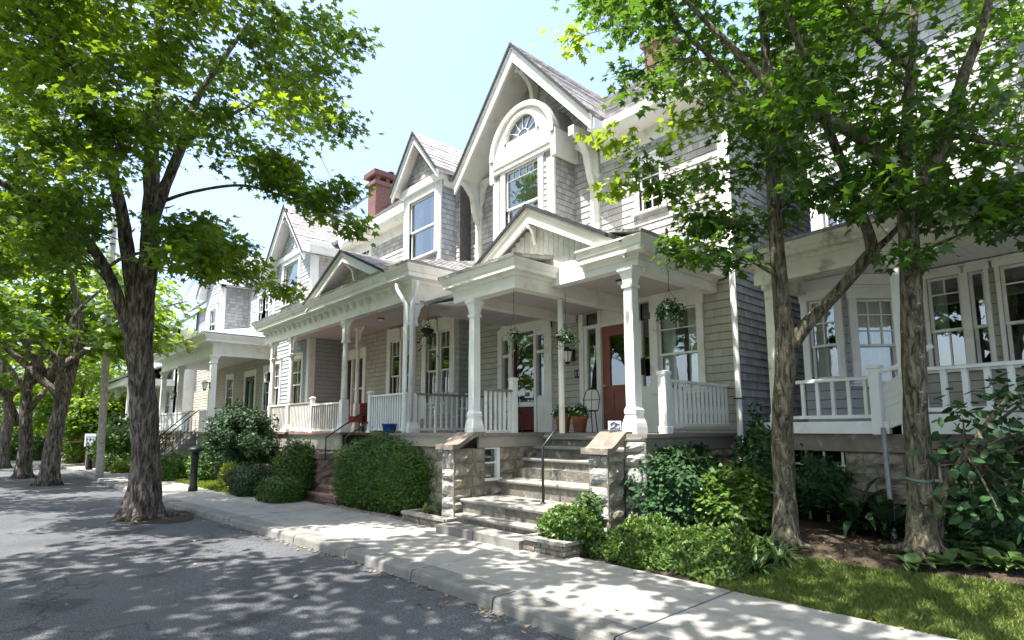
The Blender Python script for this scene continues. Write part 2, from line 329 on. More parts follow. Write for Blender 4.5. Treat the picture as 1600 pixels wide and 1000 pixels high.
def wall(root, fr, a0, a1, z0, z1, m, cuts=(), expo=.145, lim=None, name='wall', back='gapd', th=.12, course='shingle_course', courses=True):
    """a wall: backing with openings, and each course of shingles a piece of its own; lim(z) -> (a0, a1) narrows it under a gable"""
    lim = lim or (lambda z: (a0, a1))
    zs = sorted({z0, z1, *[min(max(c[k], z0), z1) for c in cuts for k in (2, 3)]})
    bk = B(fr)
    for za, zb in zip(zs, zs[1:]):
        if zb - za < 1e-4: continue
        cs = [(c[0], c[1]) for c in cuts if c[2] < zb - 1e-5 and c[3] > za + 1e-5]
        la, lb = lim(za), lim(zb)
        if cs or la == lb:
            for p, q in minus(la, cs): bk.box((p, -th, za), (q, 0, zb))
        else:
            bk.ext([(la[0], za), (la[1], za), (lb[1], zb), (lb[0], zb)] if lb[1] - lb[0] > .01 else [(la[0], za), (la[1], za), ((lb[0] + lb[1]) / 2, zb)], -th, 0)
    w_ = bk.build(name, back, root)
    if courses:
        z = z0
        while z < z1 - .02:
            zt = min(z + expo, z1); e = expo * .12
            for p, q in minus(lim(z), [(c[0], c[1]) for c in cuts if c[2] < zt - .03 and c[3] > z + .03]):
                l2 = lim(zt); p2, q2 = max(p, l2[0]), min(q, l2[1])
                if q2 - p2 < .02: p2 = q2 = (p2 + q2) / 2; q2 += .02
                j = random.uniform(-.005, .004)
                gz_ = z + .010
                c = B(fr); c.add([(p, .001, gz_), (q, .001, gz_), (q, .021 + j, gz_), (p, .021 + j, gz_), (p2, .001, zt), (q2, .001, zt), (q2, .007, zt), (p2, .007, zt)],
                                 [(0, 3, 2, 1), (4, 5, 6, 7), (0, 1, 5, 4), (1, 2, 6, 5), (2, 3, 7, 6), (3, 0, 4, 7)])
                c.build(course, m, w_)
            z = zt
    return w_
def window(root, fr, a0, a1, z0, z1, split=.5, mv=(1, 0), mh=(1, 0), trim='trimw', cas=.11, curtain=None, glass='glass', head=.06, deep=.7, name='window', tr=None):
    """double-hung window in an opening a0..a1, z0..z1 of a wall: casing, sill, two sashes with bars, panes, dark room behind"""
    c = B(fr)
    for p, q in ((a0 - cas, a0), (a1, a1 + cas)): c.box((p, -.10, z0), (q, .055, z1))
    c.box((a0 - cas - .02, -.10, z1), (a1 + cas + .02, .062, z1 + cas + head))
    c.box((a0 - cas - .05, 0, z1 + cas + head), (a1 + cas + .05, .10, z1 + cas + head + .035))
    w_ = c.build(name, trim, root)
    B(fr).prof([(-.10, z0), (.10, z0 - .012), (.10, z0 - .05), (-.10, z0 - .05)], a0 - cas - .05, a1 + cas + .05).build('sill', trim, w_)
    zm = z0 + (z1 - z0) * split; s = .042
    for k, (za, zb, d) in enumerate(((z0, zm + .02, -.055), (zm - .02, z1, -.018))):
        f = B(fr)
        f.box((a0, d - .03, za), (a0 + s, d, zb)).box((a1 - s, d - .03, za), (a1, d, zb)).box((a0 + s, d - .03, za), (a1 - s, d, za + s)).box((a0 + s, d - .03, zb - s), (a1 - s, d, zb))
        nv, nh = (mv[1], mh[1]) if k == 0 else (mv[0], mh[0]); zlo = za + s
        if k and tr: zlo = zb - (zb - za) * tr; f.box((a0 + s, d - .026, zlo - .02), (a1 - s, d - .002, zlo)); nh = 0
        for i in range(1, nv + 1):
            x = a0 + (a1 - a0) * i / (nv + 1); f.box((x - .011, d - .022, zlo), (x + .011, d - .004, zb - s))
        for i in range(1, nh + 1):
            z = za + (zb - za) * i / (nh + 1); f.box((a0 + s, d - .0205, z - .011), (a1 - s, d - .0055, z + .011))
        sa = f.build('sash', trim, w_)
        B(fr).add([(a0 + s, d - .026, za + s), (a1 - s, d - .026, za + s), (a1 - s, d - .026, zb - s), (a0 + s, d - .026, zb - s)], [(0, 1, 2, 3)]).build('pane', glass, w_)
    room(w_, fr, a0, a1, z0, z1, deep)
    if curtain: drape(w_, fr, a0, a1, z0, z1, curtain)
    return w_
def room(w_, fr, a0, a1, z0, z1, deep=.7):
    r = B(fr); e = .015; a0 -= e; a1 += e; z0 -= e; z1 += e
    q = [(a0, -.085, z0), (a1, -.085, z0), (a1, -.085, z1), (a0, -.085, z1)]; q2 = [(p[0], -deep, p[2]) for p in q]
    r.add(q + q2, [(4, 5, 6, 7), (0, 1, 5, 4), (1, 2, 6, 5), (2, 3, 7, 6), (3, 0, 4, 7)]); return r.build('room_behind', 'dark', w_)
def drape(w_, fr, a0, a1, z0, z1, kind):
    wd = a1 - a0
    spans = {'both': [(0, .36), (.66, 1)], 'full': [(0, 1)], 'left': [(0, .45)], 'right': [(.55, 1)], 'dark': [(.25, .85)], 'top': [(0, 1)]}[kind]
    for s0, s1 in spans:
        n = max(6, int((s1 - s0) * wd / .035)); b = B(fr); vs = []
        zb = z0 + .03 if kind != 'top' else z0 + (z1 - z0) * .5
        for i in range(n + 1):
            t = s0 + (s1 - s0) * i / n; d = -.15 + .02 * math.sin(i * 1.9 + z0 * 7) + .008 * math.sin(i * .7)
            vs += [(a0 + wd * t, d, zb), (a0 + wd * t, d * 1.0 + .004, z1 - .01)]
        b.add(vs, [(2 * i, 2 * i + 2, 2 * i + 3, 2 * i + 1) for i in range(n)]); b.sm = True
        b.build('curtain', 'curtaind' if kind == 'dark' else 'curtain', w_)
_bal = {}
def railing(root, p0, p1, zf, h, gap=.105, wd=.042, trim='trimw', bottom=.10, topw=.05, top_m=None, name='railing', round_=False, skip=()):
    """top and bottom rail, each baluster a piece of its own"""
    p0 = np.array(p0, float); p1 = np.array(p1, float); d = p1 - p0; Ln = np.linalg.norm(d); d /= Ln; nn = np.array([d[1], -d[0]])
    fr = Fr((p0[0], p0[1]), d, nn); r = B(fr)
    r.prof([(-topw, zf + h - .05), (topw, zf + h - .05), (topw, zf + h - .015), (topw * .5, zf + h), (-topw * .5, zf + h), (-topw, zf + h - .015)], 0, Ln)
    rail = r.build(name, top_m or trim, root)
    B(fr).box((0, -.03, zf + bottom - .05), (Ln, .03, zf + bottom)).build('bottom_rail', trim, rail)
    n = max(1, int(round(Ln / gap))); key = (round(h, 3), wd, trim, round(bottom, 3), round_)
    if key not in _bal:
        b = B(); hh = h - .05 - bottom
        if round_: b.lathe([(wd * .5, 0), (wd * .5, hh * .2), (wd * .62, hh * .3), (wd * .42, hh * .55), (wd * .5, hh * .8), (wd * .5, hh)], 8)
        else: b.box((-wd / 2, -wd / 2, 0), (wd / 2, wd / 2, hh))
        _bal[key] = b.mesh('baluster', trim)
    for i in range(n):
        if i in skip: continue
        p = p0 + d * (i + .5) * Ln / n
        o = link('baluster', _bal[key], rail, (p[0], p[1], zf + bottom)); o.rotation_euler[2] = math.atan2(d[1], d[0]) + random.uniform(-.03, .03)
    return rail
def column_sq(root, x, y, z0, z1, s=.115, trim='trimw', name='column'):
    b = B(); h = z1 - z0
    b.sq([(s * .93, .42), (s * .93, h * .55), (s * .86, h - .34), (s * .86, h - .22)], (x, y, z0)); c = b.build(name, trim, root)
    B().sq([(s * 1.5, 0), (s * 1.5, .10), (s * 1.42, .16), (s * 1.05, .30), (s * 1.18, .31), (s * 1.18, .37), (s * .96, .42)], (x, y, z0)).build('base', trim, c)
    B().sq([(s * .86, h - .34), (s * 1.12, h - .33), (s * 1.12, h - .28), (s * .9, h - .27), (s * 1.0, h - .2), (s * 1.3, h - .09), (s * 1.62, h - .055), (s * 1.62, h - .002)], (x, y, z0)).build('capital', trim, c)
    return c
def bracket(parent, fr, w_, h, th=.05, name='bracket', trim='trim', scroll=True):
    """a sawn bracket: outline in (a, z), hanging from (0, 0): runs w_ along a and h down"""
    pts = [(0, 0), (w_, 0), (w_, -.07 * h / .4)]
    for i in range(7):
        t = i / 6; pts.append((w_ * (.86 - .72 * t ** .7) + (.05 * math.sin(t * 9) * w_ if scroll else 0), -h * (.12 + .80 * t ** 1.5)))
    pts += [(.05 * w_, -h), (0, -h)]
    return B(fr).ext(pts, -th / 2, th / 2).build(name, trim, parent)
def column_turned(root, x, y, z0, z1, trim='trim', r=.085, dirs=((1, 0), (-1, 0)), bw=.34, bh=.42, name='column'):
    b = B(); h = z1 - z0
    b.lathe([(r * 1.0, .9), (r * 1.05, 1.0), (r * .9, h * .5), (r * .84, h - .75), (r * .84, h - .62)], 16, (x, y, z0)); b.sm = True
    c = b.build(name, trim, root)
    B().sq([(r * 1.75, 0), (r * 1.75, .10), (r * 1.3, .22), (r * 1.15, .24), (r * 1.15, .88), (r * .8, .92)], (x, y, z0)).build('base', trim, c)
    B().sq([(r * .75, h - .64), (r * 1.15, h - .62), (r * 1.15, h - .56), (r * .95, h - .54), (r * .95, h - .12), (r * 1.35, h - .08), (r * 1.35, h)], (x, y, z0)).build('capital', trim, c)
    for d in dirs:
        fr = Fr((x + d[0] * r * .95, y + d[1] * r * .95, z1 - .002), d, (-d[1], d[0])); bracket(c, fr, bw, bh, .045, trim=trim)
    return c
def stone_mesh(w_, d, h, seed, m, rough=.02):
    """one rock-faced block, w x d x h, from its lower left front corner; the front (-y) bulges"""
    rg = np.random.default_rng(seed); nx, nz = 4, 3; vs = []; fs = []
    g = .016
    for j in range(nz + 1):
        for i in range(nx + 1):
            u, t = i / nx, j / nz; e = 1 - max(abs(2 * u - 1), abs(2 * t - 1)) ** 6
            inner = 0 < i < nx and 0 < j < nz
            vs.append((g + (w_ - 2 * g) * u + (rg.normal(0, .010) if inner else rg.normal(0, .006)), -(.028 + rg.normal(.018, rough)) * e if inner else rg.normal(0, .006), g + (h - 2 * g) * t + rg.normal(0, .006)))
    for j in range(nz):
        for i in range(nx): k = j * (nx + 1) + i; fs.append((k, k + 1, k + nx + 2, k + nx + 1))
    rim = [i for i in range(nx + 1)] + [(j + 1) * (nx + 1) - 1 for j in range(1, nz + 1)] + [nz * (nx + 1) + i for i in range(nx - 1, -1, -1)] + [j * (nx + 1) for j in range(nz - 1, 0, -1)]
    k = len(vs); vs += [(vs[i][0], d, vs[i][2]) for i in rim]; nr = len(rim)
    fs += [(rim[(i + 1) % nr], rim[i], k + i, k + (i + 1) % nr) for i in range(nr)]
    me = bpy.data.meshes.new('stone'); me.from_pydata(vs, [], fs); me.materials.append(MT[m]); me.update(); return me
def stones(root, fr, a0, a1, z0, z1, m='stone', hs=.22, ws=.36, cuts=(), back=True, depth=.06, name='stone_wall', th=.2, zs0=None, top=None):
    """a wall of rock-faced blocks: mortar backing and each block an object of its own"""
    b = B(fr)
    zz = sorted({z0, z1, *[min(max(c[k], z0), z1) for c in cuts for k in (2, 3)]})
    for za, zb in zip(zz, zz[1:]):
        if zb - za > 1e-4:
            for p, q in minus((a0, a1), [(c[0], c[1]) for c in cuts if c[2] < zb - 1e-5 and c[3] > za + 1e-5]): b.box((p, -th, za), (q, -.004, zb))
    w_ = b.build(name, 'mortar', root); off = OFF[rootof(root).name]
    z = z0
    while z < z1 - .03:
        h = min(hs * random.uniform(.75, 1.3), z1 - z)
        if z1 - z - h < .09: h = z1 - z
        for p, q in minus((a0, a1), [(c[0] - .005, c[1] + .005) for c in cuts if c[2] < z + h - .02 and c[3] > z + .02]):
            a = p
            while a < q - .02:
                wd = min(ws * random.uniform(.6, 1.45), q - a)
                if q - a - wd < .12: wd = q - a
                o = link('stone', stone_mesh(wd, depth, h, random.randrange(10 ** 6), m), w_, fr((a, 0, z)))
                o.rotation_euler[2] = math.atan2(fr.u[1], fr.u[0]); a += wd
        z += h
    return w_
def poly_mesh(name, V, k, m, extra=None):
    """V: (n, k, 3) polygons with k corners each, as one mesh"""
    n = len(V); me = bpy.data.meshes.new(name)
    me.vertices.add(n * k); me.vertices.foreach_set('co', V.reshape(-1).astype(np.float32))
    me.loops.add(n * k); me.loops.foreach_set('vertex_index', np.arange(n * k, dtype=np.int32))
    me.polygons.add(n); me.polygons.foreach_set('loop_start', np.arange(0, n * k, k, dtype=np.int32))
    me.update(calc_edges=True); me.materials.append(MT[m] if isinstance(m, str) else m); return me
MAPLE = np.array([(0, 0), (.40, .0), (.26, .22), (.60, .52), (.22, .50), (0, 1), (-.22, .50), (-.60, .52), (-.26, .22), (-.40, .0)])
MAPLE_S = np.array([(0, 0), (.42, .12), (.30, .42), (.56, .56), (0, 1), (-.56, .56), (-.30, .42), (-.42, .12)])
LEAF = np.array([(0, 0), (.28, .35), (.22, .7), (0, 1), (-.22, .7), (-.28, .35)])
DIAM = np.array([(0, 0), (.30, .5), (0, 1), (-.30, .5)])
BLADE = np.array([(-.05, 0), (.05, 0), (.035, .55), (0, 1), (-.035, .55)])
def leaves(P, nrm, head, size, shape, fold=.28, curl=.28, jit=.5, rng=RNG, width=1.):
    """polygons at P with leaf normal about nrm and pointing along head"""
    n = len(P); W = nrm + rng.normal(0, jit, (n, 3)); W /= np.linalg.norm(W, axis=1)[:, None]
    H = head + rng.normal(0, jit * .6, (n, 3)); H -= W * (H * W).sum(1)[:, None]; H /= np.linalg.norm(H, axis=1)[:, None] + 1e-9
    X = np.cross(H, W); s = np.asarray(size) * rng.uniform(.65, 1.2, n)
    x, y = shape[:, 0], shape[:, 1]
    z = -fold * np.abs(x)[None, :] * rng.uniform(.3, 1.5, (n, 1)) - curl * (y ** 2)[None, :] * rng.uniform(.2, 1.6, (n, 1))
    return P[:, None, :] + s[:, None, None] * ((x * width)[None, :, None] * X[:, None, :] + y[None, :, None] * H[:, None, :] + z[:, :, None] * W[:, None, :])

# ---------------------------------------------------------------- the ground, road and pavement
def zg(x): return .0 if x > -8 else .012 * max(x, -70) + .096
def kY(x): return 3.92 if x > -7 else max(3.35, 3.92 + (x + 7) * .05)
WALK_IN = 5.93
def yard(x, y):
    t = min(1, max(0, (y - WALK_IN) / 2.1)); t = t * t * (3 - 2 * t); k = min(1, max(0, (x + 9) / 3))
    return zg(x) - .012 + t * (.10 + .25 * k)
def sheet(name, xs, ys, zf, m):
    b = B(); nx, ny = len(xs), len(ys)
    b.add([(x, y, zf(x, y)) for y in ys for x in xs], [(j * nx + i, j * nx + i + 1, (j + 1) * nx + i + 1, (j + 1) * nx + i) for j in range(ny - 1) for i in range(nx - 1)])
    return struct(b.build(name, m))
lx = lambda a, b, n: [a + (b - a) * i / (n - 1) for i in range(n)]
XS = [-400, -200] + lx(-120, 40, 60) + [120, 300]
sheet('ground', XS, [-300, -60, 0, 60, 300], lambda x, y: zg(x) - .45, 'ground')
XR = [-400, -200] + lx(-120, 60, 91) + [200]
rd = B(); ysr = (-5.6, -3, -1, 1)
rd.add([(x, y, zg(x) - .13 + .03 * (1 - ((y + .8) / 4.8) ** 2)) for y in ysr for x in XR] + [(x, kY(x) + .05, zg(x) - .13) for x in XR],
       [(j * len(XR) + i, j * len(XR) + i + 1, (j + 1) * len(XR) + i + 1, (j + 1) * len(XR) + i) for j in range(4) for i in range(len(XR) - 1)])
struct(rd.build('road', 'asphalt'))
sheet('garden_bed_ground', lx(-60, 20, 161), [WALK_IN - .02] + lx(6.1, 8.4, 16) + [10, 14, 30], lambda x, y: yard(x, y) + (.025 * math.sin(x * 7.1 + y * 3) * math.sin(y * 9 - x * 2.3) if y > 6 else -.02), 'soil')
sheet('opposite_verge', XR, [-60, -30, -7.6], lambda x, y: zg(x) + .02, 'turf')
pv = B(); 
for x0, x1 in zip(XR, XR[1:]): pv.add([(x0, -7.6, zg(x0)), (x1, -7.6, zg(x1)), (x1, -5.6, zg(x1)), (x0, -5.6, zg(x0)), (x0, -5.6, zg(x0) - .2), (x1, -5.6, zg(x1) - .2)], [(0, 1, 2, 3), (3, 2, 5, 4)])
struct(pv.build('opposite_pavement', 'walk'))
# pavement slabs and kerb stones, each its own piece
joints = [5.6, 2.7, -.15, -3.12, -6.2, -9.55, -12.5, -15.4, -18.4, -21.4, -24.4, -27.4, -30.4, -33.4, -36.4, -39.4, -42.4, -46, -50, -54, -60, -70, -85]
base = B()
for x0, x1 in zip(joints, joints[1:]): base.add([(x0, kY(x0) + .03, zg(x0) - .03), (x1, kY(x1) + .03, zg(x1) - .03), (x1, WALK_IN, zg(x1) - .03), (x0, WALK_IN, zg(x0) - .03)], [(0, 1, 2, 3)])
pave = struct(base.build('pavement', 'soil'))
OFF[pave.name] = np.zeros(3)
for x1, x0 in zip(joints, joints[1:]):
    g = .012; dz = random.uniform(-.004, .004); b = B()
    def P_(x, y, z=0): return (x, y, zg(x) + dz + z)
    k0, k1 = kY(x0) + .335, kY(x1) + .335; e = .012
    top = [(x0 + g, k0), (x1 - g, k1), (x1 - g, WALK_IN), (x0 + g, WALK_IN)]
    ins = [(x0 + g + e, k0 + e), (x1 - g - e, k1 + e), (x1 - g - e, WALK_IN - e), (x0 + g + e, WALK_IN - e)]
    b.add([P_(x, y) for x, y in ins] + [P_(x, y, -.010) for x, y in top] + [P_(x, y, -.1) for x, y in top], [(0, 1, 2, 3)] + [(i, i + 4, (i + 1) % 4 + 4, (i + 1) % 4) for i in range(4)] + [(i + 4, i + 8, (i + 1) % 4 + 8, (i + 1) % 4 + 4) for i in range(4)])
    b.build('slab', 'walk', pave)
    n = 2
    for i in range(n):
        xa, xb = x0 + (x1 - x0) * i / n + g, x0 + (x1 - x0) * (i + 1) / n - g; r = .035; dz2 = random.uniform(-.006, .004); vs = []
        for x in (xa, xb):
            y = kY(x); vs += [(x, y - .02, zg(x) - .2), (x, y, zg(x) - r + dz2), (x, y + r * .35, zg(x) - r * .3 + dz2), (x, y + r, zg(x) + dz2), (x, y + .325, zg(x) + dz2), (x, y + .325, zg(x) - .2)]
        B().add(vs, [(i, i + 1, i + 7, i + 6) for i in range(5)] + [(0, 5, 4, 3, 2, 1), (6, 7, 8, 9, 10, 11)]).build('kerb_stone', 'kerb', pave)

# ---------------------------------------------------------------- roofs
def roof_plane(root, e0, e1, r1, r0, m='roof', th=.09, expo=.19, name='roof', under='trim', courses=True):
    """a roof slope e0-e1 (eave) up to r0-r1 (ridge): slab and each course of shingles"""
    e0, e1, r1, r0 = (np.array(p, float) for p in (e0, e1, r1, r0))
    nn = np.cross(e1 - e0, (r0 - e0) if np.linalg.norm(r0 - e0) > .01 else (r1 - e1)); nn /= np.linalg.norm(nn)
    if nn[2] < 0: nn = -nn
    q = [e0, e1, r1, r0]; s = B(); s.add(q + [p - nn * th for p in q], [(0, 1, 2, 3), (7, 6, 5, 4)] + [(i + 4, (i + 1) % 4 + 4, (i + 1) % 4, i) for i in range(4)])
    rf = s.build(name, m, root)
    if courses:
        Ln = max(np.linalg.norm(r0 - e0), np.linalg.norm(r1 - e1)); n = max(2, int(Ln / expo))
        for i in range(n):
            t0, t1 = i / n, (i + 1.08) / n if i < n - 1 else 1.
            a, b_, c, d = e0 + (r0 - e0) * t0, e1 + (r1 - e1) * t0, e1 + (r1 - e1) * t1, e0 + (r0 - e0) * t1
            lo, hi = .022 + random.uniform(-.004, .006), .004
            B().add([a + nn * .001, b_ + nn * .001, b_ + nn * lo, a + nn * lo, c + nn * hi, d + nn * hi], [(0, 1, 2, 3), (3, 2, 4, 5), (0, 3, 5), (1, 4, 2)]).build('shingle_course', m, rf)
    return rf
def gable_roof(root, xc, za, half_l, half_r, slope, y0, y1, barge=.26, m='roof', trim='trim', soff='trim', expo=.19, th=.05, courses=True, bth=.06):
    """two slopes meeting in a ridge along Y, barge boards on the front, boarded underside"""
    for sgn, hf in ((-1, half_l), (1, half_r)):
        xe, ze = xc + sgn * hf, za - hf * slope; o = .04
        rp = roof_plane(root, (xe, y0 - .05, ze), (xe, y1, ze), (xc, y1, za), (xc, y0 - .05, za), m, th, expo, courses=courses)
        zb = th * math.sqrt(1 + slope * slope) + .004
        B().prism([(xc, za + .012), (xe, ze + .012), (xe, ze - zb), (xc, za - zb)], lambda p: (p[0], y0 - .075, p[1]), lambda p: (p[0], y0 - .052, p[1])).build('drip_edge', 'drip', rp)
        poly = [(xc, za - zb), (xe, ze - zb), (xe, ze - zb - barge), (xc, za - zb - barge * 1.22)]
        b = B(); b.prism(poly, lambda p: (p[0], y0, p[1]), lambda p: (p[0], y0 + bth, p[1])); bb = b.build('barge_board', trim, root)
        p2 = [(xc, za - zb), (xe, ze - zb), (xe, ze - zb - .07), (xc, za - zb - .08)]
        B().prism(p2, lambda p: (p[0], y0 - .035, p[1]), lambda p: (p[0], y0, p[1])).build('moulding', trim, bb)
        B().add([(xc, y0 + bth, za - zb - .01), (xe, y0 + bth, ze - zb - .01), (xe, y1, ze - zb - .01), (xc, y1, za - zb - .01)], [(0, 1, 2, 3)]).build('soffit', soff, root)
def cornice(root, fr, a0, a1, zb, zt, d1, trim='trim', m0=0, m1=0, name='cornice'):
    """crown moulding along a beam face from a0 to a1, out to depth d1; m0/m1 = 1 mitres that end round a corner"""
    h = zt - zb; k = d1
    poly = [(-.05, zb), (.03, zb), (.05, zb + .2 * h), (k * .75, zb + .24 * h), (k * .75, zb + .5 * h), (k * .82, zb + .55 * h), (k * .95, zb + .85 * h), (k, zb + .9 * h), (k, zt), (-.05, zt)]
    return B(fr).prism(poly, lambda p: (a0 - m0 * p[0], p[0], p[1]), lambda p: (a1 + m1 * p[0], p[0], p[1])).build(name, trim, root)

# ---------------------------------------------------------------- house with the big arched gable (nearest full house)
FZ = 1.61; YW = 9.9
H1 = thing('shingled_house', 'grey shingled house with tall gable, arched window and stone porch steps', 'house', (-8, YW, 0))
D1 = (-8.02, -7.1, FZ + .06, 3.93)          # front door opening
BD = (-10.98, -9.62, FZ + .05, 4.12)        # wide doorway with sidelights
W1 = (-6.55, -5.66, 2.42, 4.06)             # porch window
fr = FX(YW)
wall(H1, fr, -12.75, -4.95, .3, 4.9, 'shingle_tan', [(D1[0] - .62, D1[1] + .55, FZ - .1, 4.4), (BD[0] - .5, BD[1] + .1, FZ - .1, 4.3), W1], .15)
UW = (-6.88, -6.35, 6.25, 7.25)
wall(H1, fr, -12.75, -4.95, 4.9, 8.3, 'shingle', [UW], .15)
GA, GZ, GS = -9.95, 11.38, 1.16
wall(H1, fr, -12.0, -7.9, 8.3, GZ - .35, 'shingle', (), .14, lim=lambda z: (GA - max(.01, (GZ - .3 - z) / GS), GA + max(.01, (GZ - .3 - z) / GS)), name='gable_wall')
window(H1, fr, *UW, mv=(1, 1), mh=(1, 1))
sr = SX(-4.95, YW)
wall(H1, sr, 0, 9, .3, 8.3, 'shingle_blue', (), .15, name='side_wall')  # bluish tone paints the sky-lit shade of this side
B(fr).box((-5.06, 0, 4.9), (-4.92, .05, 8.3)).build('corner_board', 'trim', H1)
B(sr).box((0, 0, 4.9), (.12, .03, 8.3)).build('corner_board', 'trim', H1)
# stone foundation under the right front
# main roof behind the gable
RZ, RY = 11.4, 12.7
roof_plane(H1, (-7.9, 9.4, 8.37), (-4.6, 9.4, 8.37), (-7.6, RY, RZ), (-9.9, RY, RZ))
roof_plane(H1, (-4.6, 9.4, 8.37), (-4.6, 16, 8.37), (-7.6, RY, RZ), (-7.6, RY, RZ))
roof_plane(H1, (-14, 16, 8.37), (-4.6, 16, 8.37), (-7.6, RY, RZ), (-13.5, RY, RZ), courses=False)
B(fr).prof([(0, 8.05), (.42, 8.05), (.50, 8.20), (.52, 8.36), (0, 8.33)], -7.75, -4.55).build('eave_gutter', 'trim', H1)
B(sr).prof([(0, 8.05), (.28, 8.05), (.34, 8.2), (.35, 8.34), (0, 8.33)], -.5, 7).build('eave_gutter', 'trim', H1)
B(fr).box((-7.9, 0, 7.72), (-5.06, .04, 8.05)).build('frieze_board', 'trim', H1)
ch = B().box((-8.3, 12.35, 10.8), (-7.6, 13.0, 11.95)).build('chimney', 'brick', H1)
B().box((-8.38, 12.27, 11.951), (-7.52, 13.08, 12.1)).build('chimney_cap', 'brick', ch)
# the big gable: roof, barge boards, pilasters, brackets
gable_roof(H1, GA, GZ, 2.42, 2.5, GS, 9.0, 12.9, .34, expo=.2)
B().box((-7.60, 9.07, 8.10), (-7.41, 9.46, 8.34)).build('eave_return', 'trim', H1)
for xa, xb, zt in ((-12.45, -12.2, 8.3), (-8.2, -7.95, 8.0)):
    p = B(fr).box((xa, 0, 5.2), (xb, .07, zt)).build('pilaster', 'trim', H1)
    B(fr).box((xa - .03, 0, zt - .62), (xb + .03, .10, zt - .52)).build('moulding', 'trim', p)
    bracket(H1, Fr(((xa + xb) / 2, YW - .05, zt + .42), (0, -1), (1, 0)), .78, 1.25, .16)
    bracket(H1, Fr(((xa + xb) / 2 + (.12 if xa < -10 else -.12), YW - .08, zt + .40), ((1, 0) if xa < -10 else (-1, 0)), (0, 1)), .5, .75, .08)
bracket(H1, Fr((GA, YW - .03, GZ - .55), (0, -1), (1, 0)), .72, .85, .12)
# the bay with arched window
BY = 9.19; bf = FX(BY); BL, BR, BC = -10.83, -8.71, -9.77
BW = (-10.40, -9.20, 6.44, 8.14)
wall(H1, bf, BL, BR, 5.3, 8.28, 'shingle', [(BW[0], BW[1], BW[2], BW[3])], .14, name='bay_wall', th=.1)
wall(H1, SX(BR, BY), 0, YW - BY, 5.3, 7.98, 'shingle', (), .14, name='bay_side_wall')
wall(H1, Fr((BL, BY), (0, 1), (-1, 0)), 0, YW - BY, 5.3, 7.98, 'shingle', (), .14, name='bay_side_wall')
bw = window(H1, bf, *BW, mv=(4, 0), mh=(0, 0), cas=.16, curtain='full', split=.42, tr=.24)
for xa, xb in ((BL - .02, BL + .2), (BR - .2, BR + .03)): B(bf).box((xa, -.01, 5.3), (xb, .05, 7.975)).build('corner_board', 'trim', H1)
B(bf).box((BL + .035, .002, 8.18), (BR - .035, .10, 8.30)).box((BL + .036, .001, 8.301), (BR - .036, .13, 8.40)).build('bay_entablature', 'trim', H1)
B().box((BR - .03, BY - .085, 7.98), (BR + .12, YW, 8.62)).build('bay_entablature', 'trim', H1)
B().box((BL - .12, BY - .085, 7.98), (BL + .03, YW, 8.62)).build('bay_entablature', 'trim', H1)
a = B(bf); n = 24; ro, ri = 1.13, .56; zc = 8.55; vo = []
cx = BC
for i in range(n + 1):
    t = math.pi * i / n; vo.append((cx + ro * math.cos(t), zc + ro * math.sin(t)))
vi = [(cx + ri * math.cos(math.pi * i / n), 8.86 + ri * math.sin(math.pi * i / n)) for i in range(n + 1)]
vs = [(p[0], d, p[1]) for d in (.06, -.05) for q in (vo, vi) for p in q]; m_ = n + 1
fs = []
for i in range(n):
    fs += [(i, i + 1, m_ + i + 1, m_ + i), (2 * m_ + i + 1, 2 * m_ + i, 3 * m_ + i, 3 * m_ + i + 1), (m_ + i, m_ + i + 1, 3 * m_ + i + 1, 3 * m_ + i), (i + 1, i, 2 * m_ + i, 2 * m_ + i + 1)]
a.add(vs, fs).box((cx - ro, -.05, 8.40), (cx + ro, .06, 8.55)).ext([(cx - ro, 8.55), (cx + ro, 8.55), (cx + ri, 8.86), (cx - ri, 8.86)], -.05, .06)
ar = a.build('arched_fascia', 'trim', H1)
mo = B(bf)
for ra, rb, dd in ((ro - .10, ro + .02, .13), (ri - .005, ri + .07, .10)):
    zc2 = zc if ra > .8 else 8.86; vs = []; fs = []
    for i in range(n + 1):
        t = math.pi * i / n; c, s = math.cos(t), math.sin(t)
        vs += [(cx + ra * c, .06, zc2 + ra * s), (cx + ra * c, dd, zc2 + ra * s), (cx + rb * c, dd, zc2 + rb * s), (cx + rb * c, .0, zc2 + rb * s)]
    for i in range(n): fs += [(4 * i + k, 4 * i + 4 + k, 4 * i + 5 + k, 4 * i + 1 + k) for k in range(3)]
    mo.add(vs, fs)
mo.build('arch_moulding', 'trim', ar)
fw = B(bf); fw.box((cx - ri, -.03, 8.83), (cx + ri, .05, 8.89))
for t in (.52, 1.05, 1.571, 2.09, 2.62): fw.tube([bf((cx + .2 * math.cos(t), .0, 8.88 + .2 * math.sin(t))) - 0 for _ in (0,)] and [(cx + .2 * math.cos(t), .0, 8.88 + .2 * math.sin(t)), (cx + ri * math.cos(t), .0, 8.86 + ri * math.sin(t))], .014, 5)
fw.tube([(cx + .2 * math.cos(math.pi * i / 12), 0, 8.88 + .2 * math.sin(math.pi * i / 12)) for i in range(13)], .014, 5)
fanl = fw.build('fan_window', 'trimw', H1)
B(bf).add([(cx + ri * math.cos(math.pi * i / n), -.02, 8.86 + ri * math.sin(math.pi * i / n)) for i in range(n + 1)], [tuple(range(n + 1))]).build('pane', 'glass', fanl)
B(bf).add([(cx + ri * 1.02 * math.cos(math.pi * i / n), -.3, 8.85 + ri * 1.02 * math.sin(math.pi * i / n)) for i in range(n + 1)], [tuple(range(n + 1))]).build('room_behind', 'dark', fanl)
br = B(); vs = []
for i in range(n + 1):
    t = math.pi * i / n; x, z = cx + (ro + .03) * math.cos(t), zc + (ro + .03) * math.sin(t); vs += [(x, BY - .12, z), (x, YW + .1, z)]
